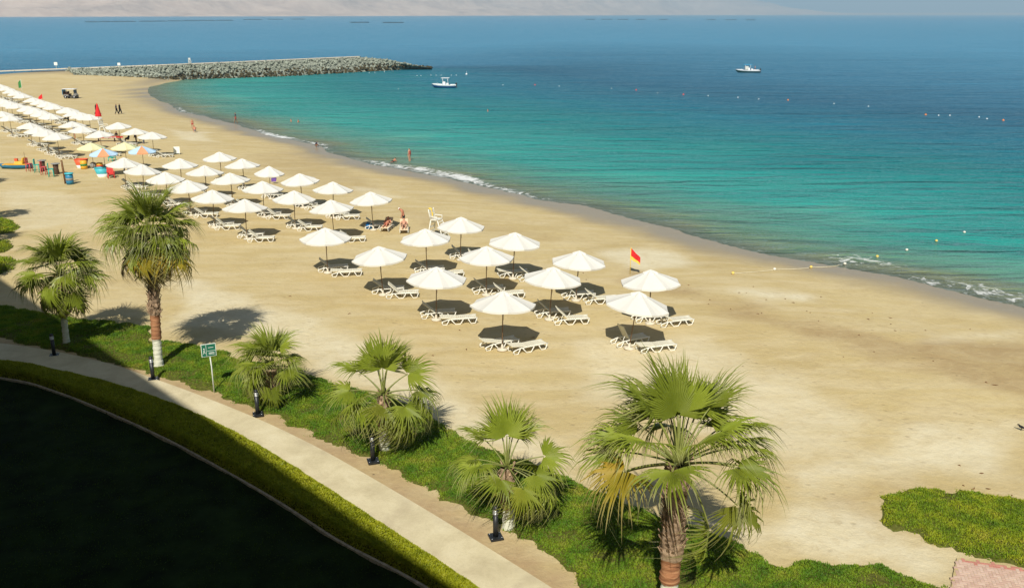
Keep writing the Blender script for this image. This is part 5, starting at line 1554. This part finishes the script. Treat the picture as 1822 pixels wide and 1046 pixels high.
# ------------------------------------------------------------------ buoys
def buoy(px, py, mat, s, label, grp, tall=False):
    x, y, z = P(px, py, SEA)
    o = tag(empty('buoy', (x, y, SEA), 0, s=s), label, 'buoy', grp)
    MB().lathe([(0.10, -0.35), (0.36, -0.15), (0.42, 0.06), (0.36, 0.28), (0.15, 0.42)], 12).build('float', M[mat], o)
    MB().lathe([(0.06, 0.40), (0.06, 0.62 if not tall else 1.3), (0.02, 0.64 if not tall else 1.35)], 8).build('lug', M[mat], o)
big = [(952, 152, 'buoy_red', 'red buoy right of the blue boat'), (1132, 161, 'buoy_red', 'second red buoy from the blue boat'), (1216, 169, 'buoy_red', 'small red buoy below the boat with blue awning'),
       (1402, 179, 'buoy_orange', 'orange buoy right of the boat with blue awning'), (1647, 205, 'buoy_orange', 'brown-orange buoy second from the right edge'), (1785, 215, 'buoy_orange', 'orange buoy nearest the right edge'), (830, 133, 'boat_white', 'large white buoy to the right of the blue boat')]
for px, py, m, lb in big: buoy(px, py, m, 0.48 if m != 'boat_white' else 0.7, lb, 'coloured buoys of the swimming limit', m == 'boat_white')
wl = [(657, 130), (667, 129.5), (684, 128.5), (700, 128), (742, 135.5), (749, 135.5), (767, 134.5), (776, 134.5), (785, 134.5), (803, 134.5), (812, 134.5), (895, 152), (995, 154), (1088, 158), (1170, 166), (1260, 171), (1313, 174), (1350, 177), (1484, 185), (1545, 190), (1670, 206), (1690, 206), (1756, 212), (709, 159), (1742, 209)]
for i, (px, py) in enumerate(sorted(wl)):
    buoy(px, py, 'boat_white', 0.28, f'small white float, {ORD[i] if i < 20 else ["twenty-first", "twenty-second", "twenty-third", "twenty-fourth", "twenty-fifth"][i - 20]} from the left on the limit line', 'small white floats of the swimming limit')
line = [(1304, 488), (1378, 481), (1443, 477), (1503, 472.5), (1560, 464), (1612, 456), (1664, 444.5), (1713, 433.5)]
pts = []
for i, (px, py) in enumerate(line):
    x, y, z = G(px, py); z = max(z, SEA)
    o = tag(empty('line_float', (x, y, z), 0, s=0.7), f'pale float, {ORD[i]} from the sand on the rope into the water', 'float', 'floats on the beach rope')
    MB().lathe([(0.04, -0.02), (0.13, 0.03), (0.15, 0.12), (0.12, 0.21), (0.03, 0.25)], 12).build('ball', M['plastic'] if i % 2 else M['flag_yellow'], o)
    MB().lathe([(0.155, 0.10), (0.16, 0.12), (0.155, 0.14)], 12).build('band', M['rope'], o)
    pts.append((x, y, z + 0.05))
rp = []
for i in range(3):
    for k in range(8):
        f = k / 8; a, b = Vector(pts[i]), Vector(pts[i + 1]); p = a.lerp(b, f)
        p.x += 0.12 * math.sin(i * 2 + f * 6.28); p.y += 0.10 * math.sin(i + f * 6.28)
        p.z = max(gz(p.x, p.y) + 0.03, SEA + 0.01)
        rp.append(p)
tag(MB().tube(rp, 0.022, 5).build('float_rope', M['rope']), 'pale rope running from the sand into the shallow water', 'rope')

# fish farm frames far out
for i, (px, py, w) in enumerate([(165, 40, 20), (190, 39.7, 16), (213, 39.6, 20), (232, 39.3, 14), (262, 39, 24), (285, 38.8, 20), (312, 38.3, 22), (340, 38, 24), (368, 37.6, 26), (400, 37.4, 26), (450, 36, 30), (490, 35.4, 24), (530, 35, 22),
                                (640, 41, 30), (700, 41.4, 34), (1050, 35.5, 16), (1080, 35.5, 18), (1108, 35.7, 18), (1140, 35.8, 16), (1180, 36, 14), (1265, 36.2, 14), (1300, 36.3, 18), (1335, 36.5, 14)]):
    x, y, z = P(px, py, SEA)
    wm = w * y / FPX
    o = tag(empty('fish_farm_frame', (x, y, SEA)), f'dark floating fish farm frame, {(ORD + ["twenty-first", "twenty-second", "twenty-third"])[i]} from the left below the far shore', 'fish farm', 'fish farm frames on the horizon')
    fr = MB()
    for yy in (-8, 8): fr.box((0, yy, 0.35), (wm, 1.4, 1.0))
    for k in range(5): fr.box((wm * (k / 4 - .5) * .96, 0, 0.25), (1.6, 14, 0.9))
    fr.build('walkway', M['cloth_black'], o)
    rl = MB()
    for k in range(9): rl.box((wm * (k / 8 - .5) * .96, -8, 1.1), (0.3, 0.3, 1.2))
    rl.box((0, -8, 1.7), (wm, 0.3, 0.25)); rl.build('railing', M['cloth_black'], o)

# ------------------------------------------------------------------ breakwater
bw = tag(empty('breakwater', tuple(crest[5])), 'long breakwater of grey-green boulders with a pale concrete walkway on top', 'breakwater')
boff = Vector(crest[5])
cp = np.vstack([crest[2:], [P(690, 106, 2.7), P(735, 115.5, 1.0), P(768, 120.5, 0.1)]])
cpx = np.array([a for a, b, z in crest_px[2:]] + [690, 735, 768])
base_px = np.array([(0, 132), (120, 127.5), (150, 134), (200, 138), (250, 140.5), (290, 143), (400, 140), (500, 137), (600, 131.5), (690, 126), (735, 123.5), (768, 122)])
def crest_at(t): return np.array([np.interp(t, cpx, cp[:, k]) for k in range(3)])
def base_at(t):
    py = np.interp(t, base_px[:, 0], base_px[:, 1])
    zz = np.interp(t, [0, 130, 200, 290, 340, 768], [1.0, 1.2, 0.4, -0.2, SEA, SEA])
    return np.array(P(t, py, zz))
ts = np.linspace(115, 768, 90)
V = []
for t in ts:
    c, b = crest_at(t), base_at(t)
    w = 3.6 if t < 640 else 3.6 * max(0.2, (768 - t) / 128)
    back = c + np.array([0, w, 0])
    V += [b + (0, -0.5, -0.9), b * .5 + c * .5 + (0, 0.2, -0.55), c + (0, 0, -0.15), back + (0, 0, -0.15), back + (0, 4.0, -4.0)]
V = np.array(V) - np.array(boff)
i = np.arange(len(ts) - 1)[:, None] * 5; k = np.arange(4)[None]
F = np.stack([i + k, i + k + 5, i + k + 6, i + k + 1], -1).reshape(-1, 4)
mesh_obj('rubble_core', np_mesh('rubble_core', V, F, M['rock'], True), bw)
# walkway slabs
tt = np.linspace(-250, 655, 60)
for a in range(0, 58, 2):
    q = []
    for t in tt[a:a + 3]:
        c = crest_at(t) if t >= 0 else np.array([np.interp(t, [-500, -250, 0], crest[:3, kk]) for kk in range(3)])
        q.append(c)
    vs = []
    for c in q: vs += [c + (0.04, 0.0, 0.0), c + (0.04, 3.0, 0.0), c + (0.04, 3.0, 0.18), c + (0.04, 0.0, 0.18)]
    vs = [Vector(v) - boff for v in vs]
    vs[-4:] = [v + Vector((-0.16, 0, 0)) for v in vs[-4:]]
    fs = [(4 * m_ + e, 4 * m_ + (e + 1) % 4, 4 * m_ + 4 + (e + 1) % 4, 4 * m_ + 4 + e) for m_ in range(2) for e in range(4)] + [(0, 1, 2, 3), (11, 10, 9, 8)]
    MB()._add(vs, fs).build('walkway_slab', M['base_concrete'], bw)
def rock_mesh(seed, mat):
    q = np.random.default_rng(seed)
    import bmesh
    bm = bmesh.new(); bmesh.ops.create_icosphere(bm, subdivisions=1, radius=0.5)
    pl = [(Vector(q.normal(size=3)).normalized(), q.uniform(0.28, 0.42)) for _ in range(7)]
    for v in bm.verts:
        v.co *= q.uniform(0.9, 1.15)
        for n, d in pl:
            e = v.co.dot(n) - d
            if e > 0: v.co -= n * e
    me = bpy.data.meshes.new('boulder'); bm.to_mesh(me); bm.free()
    me.materials.append(M[mat]); me.polygons.foreach_set('use_smooth', np.zeros(len(me.polygons), bool))
    return me
RK = {m: [rock_mesh(s, m) for s in range(8)] for m in ('rock', 'rock_wet')}
q = np.random.default_rng(99)
spots = []
for t in np.linspace(122, 766, 100):
    c, b = crest_at(t), base_at(t)
    sl = np.linalg.norm(c - b)
    nrow = 1 if t < 150 else (2 if t < 190 else (4 if t < 240 else 5))
    for r in range(nrow):
        f = (r + q.uniform(0.1, 0.9)) / nrow
        p = b * (1 - f) + c * f
        spots.append((p[0] + q.normal(0, .35), p[1] - 0.1, p[2] - 0.05 + q.normal(0, .12), f))
spots = spots[:]
q.shuffle(spots)
joined = []
for j, (x, y, z, f) in enumerate(spots):
    wetr = z < SEA + 1.75 + q.normal(0, .2) and x > -88
    sc = (q.uniform(0.7, 1.5), q.uniform(0.7, 1.3), q.uniform(0.5, 0.9))
    rot = tuple(q.uniform(-1, 1, 3)); 
    me = RK['rock_wet' if wetr else 'rock'][j % 8]
    if j < 298:
        o = mesh_obj('boulder', me, bw, Vector((x, y, z)) - boff, rot); o.scale = sc
    else: joined.append((me, Vector((x, y, z)) - boff, rot, sc))
for m in ('rock', 'rock_wet'):
    g = MB()
    extra = [e for e in joined if e[0] in RK[m]]
    for me, p, rot, sc in extra:
        mm = Matrix.Translation(p) @ Euler(rot).to_matrix().to_4x4() @ Matrix.Diagonal((*sc, 1))
        g._add([mm @ v.co for v in me.vertices], [list(pp.vertices) for pp in me.polygons])
    # small stones filling the gaps
    for _ in range(1100):
        t = q.uniform(125, 766); c, b = crest_at(t), base_at(t); f = q.uniform(0, 1); p = b * (1 - f) + c * f
        if (p[2] < SEA + 1.1) != (m == 'rock_wet'): continue
        me = RK[m][int(q.integers(8))]; s0 = q.uniform(.4, .9)
        mm = Matrix.Translation(Vector((p[0], p[1] - .1, p[2])) - boff) @ Euler(tuple(q.uniform(-2, 2, 3))).to_matrix().to_4x4() @ Matrix.Diagonal((s0, s0, s0 * .8, 1))
        g._add([mm @ v.co for v in me.vertices], [list(pp.vertices) for pp in me.polygons])
    ob = g.build('filling_stones', M[m], bw); ob['kind'] = 'stuff'
def crest_sign(px, py0, h, w, label, seat=False):
    c = crest_at(px) if px > 0 else crest[2]
    o = tag(empty('breakwater_sign', (c[0], c[1] + 1.2, c[2] + 0.18)), label, 'sign')
    MB().tube([(0, 0, 0), (0, 0, h)], 0.05, 6).build('post', M['sign_white'], o)
    MB().box((0, -0.06, h - w * .45), (w, 0.06, w * .9)).build('board', M['sign_white'], o)
crest_sign(97, 0, 1.7, 0.9, 'white notice board at the landward end of the walkway')
crest_sign(210, 0, 0.9, 0.75, 'low white notice board on the breakwater near the sand')
o = lifeguard_chair(334, 109, R(-60), 0.62, 'white high chair standing on the breakwater walkway', 0)
c = crest_at(334); o.location = (c[0], c[1] + 1.3, c[2] + 0.18)

# small dark bird on the sand at the right edge
x, y, z = G(1817, 766)
o = tag(empty('bird', (x, y, z), R(160)), 'small dark bird on the sand at the right edge', 'bird')
b = MB().tube([(-0.16, 0, 0.10), (-0.10, 0, 0.13), (0.0, 0, 0.16), (0.07, 0, 0.19), (0.10, 0, 0.23), (0.13, 0, 0.25), (0.15, 0, 0.25), (0.19, 0, 0.24)], [0.012, 0.03, 0.055, 0.05, 0.03, 0.032, 0.028, 0.004], 8)
b.build('body', M['cloth_black'], o)
for sy in (-.02, .02): MB().tube([(0, sy, 0.12), (0.01, sy, 0.05), (0, sy, 0)], 0.006, 4).build('leg', M['cloth_black'], o)

# dark scraps of weed along the tide line
q = np.random.default_rng(12)
mb = MB()
for a_, b_, n_s in (((1150, 500), (1822, 690), 16), ((1300, 520), (1700, 600), 10), ((1000, 480), (1822, 610), 8), ((1400, 620), (1822, 900), 8), ((300, 480), (1000, 640), 6)):
    for _ in range(n_s):
        f = q.uniform()
        x, y, z = G(a_[0] + (b_[0] - a_[0]) * f + q.normal(0, 35), a_[1] + (b_[1] - a_[1]) * f + q.normal(0, 14))
        an = q.uniform(0, 6.28); ln = q.uniform(0.05, 0.22) * (1.6 if q.uniform() < .12 else 1)
        mb.tube([(x, y, z + .005), (x + ln * .5 * math.cos(an), y + ln * .5 * math.sin(an), z + .02), (x + ln * math.cos(an + .5), y + ln * math.sin(an + .5), z + .005)], [.012, .025, .010], 5)
tag(mb.build('weed_scraps', M['post_wood']), 'dark scraps of weed scattered over the open sand', kind='stuff')

# ------------------------------------------------------------------ hazy air
hz = MB().box((0, 16000, 395), (100000, 44000, 810)).build('haze', [])
hm = bpy.data.materials.new('haze_air'); hm.use_nodes = True
nt = hm.node_tree
nt.nodes.remove(nt.nodes['Principled BSDF'])
pv = nt.nodes.new('ShaderNodeVolumePrincipled')
pv.inputs['Color'].default_value = (0.56, 0.81, 1.0, 1)
pv.inputs['Density'].default_value = HAZE
pv.inputs['Anisotropy'].default_value = 0.0
nt.links.new(pv.outputs[0], nt.nodes['Material Output'].inputs['Volume'])
hz.data.materials.append(hm)
tag(hz, 'thin pale haze over the sea and the far mountains', 'haze', kind='stuff')
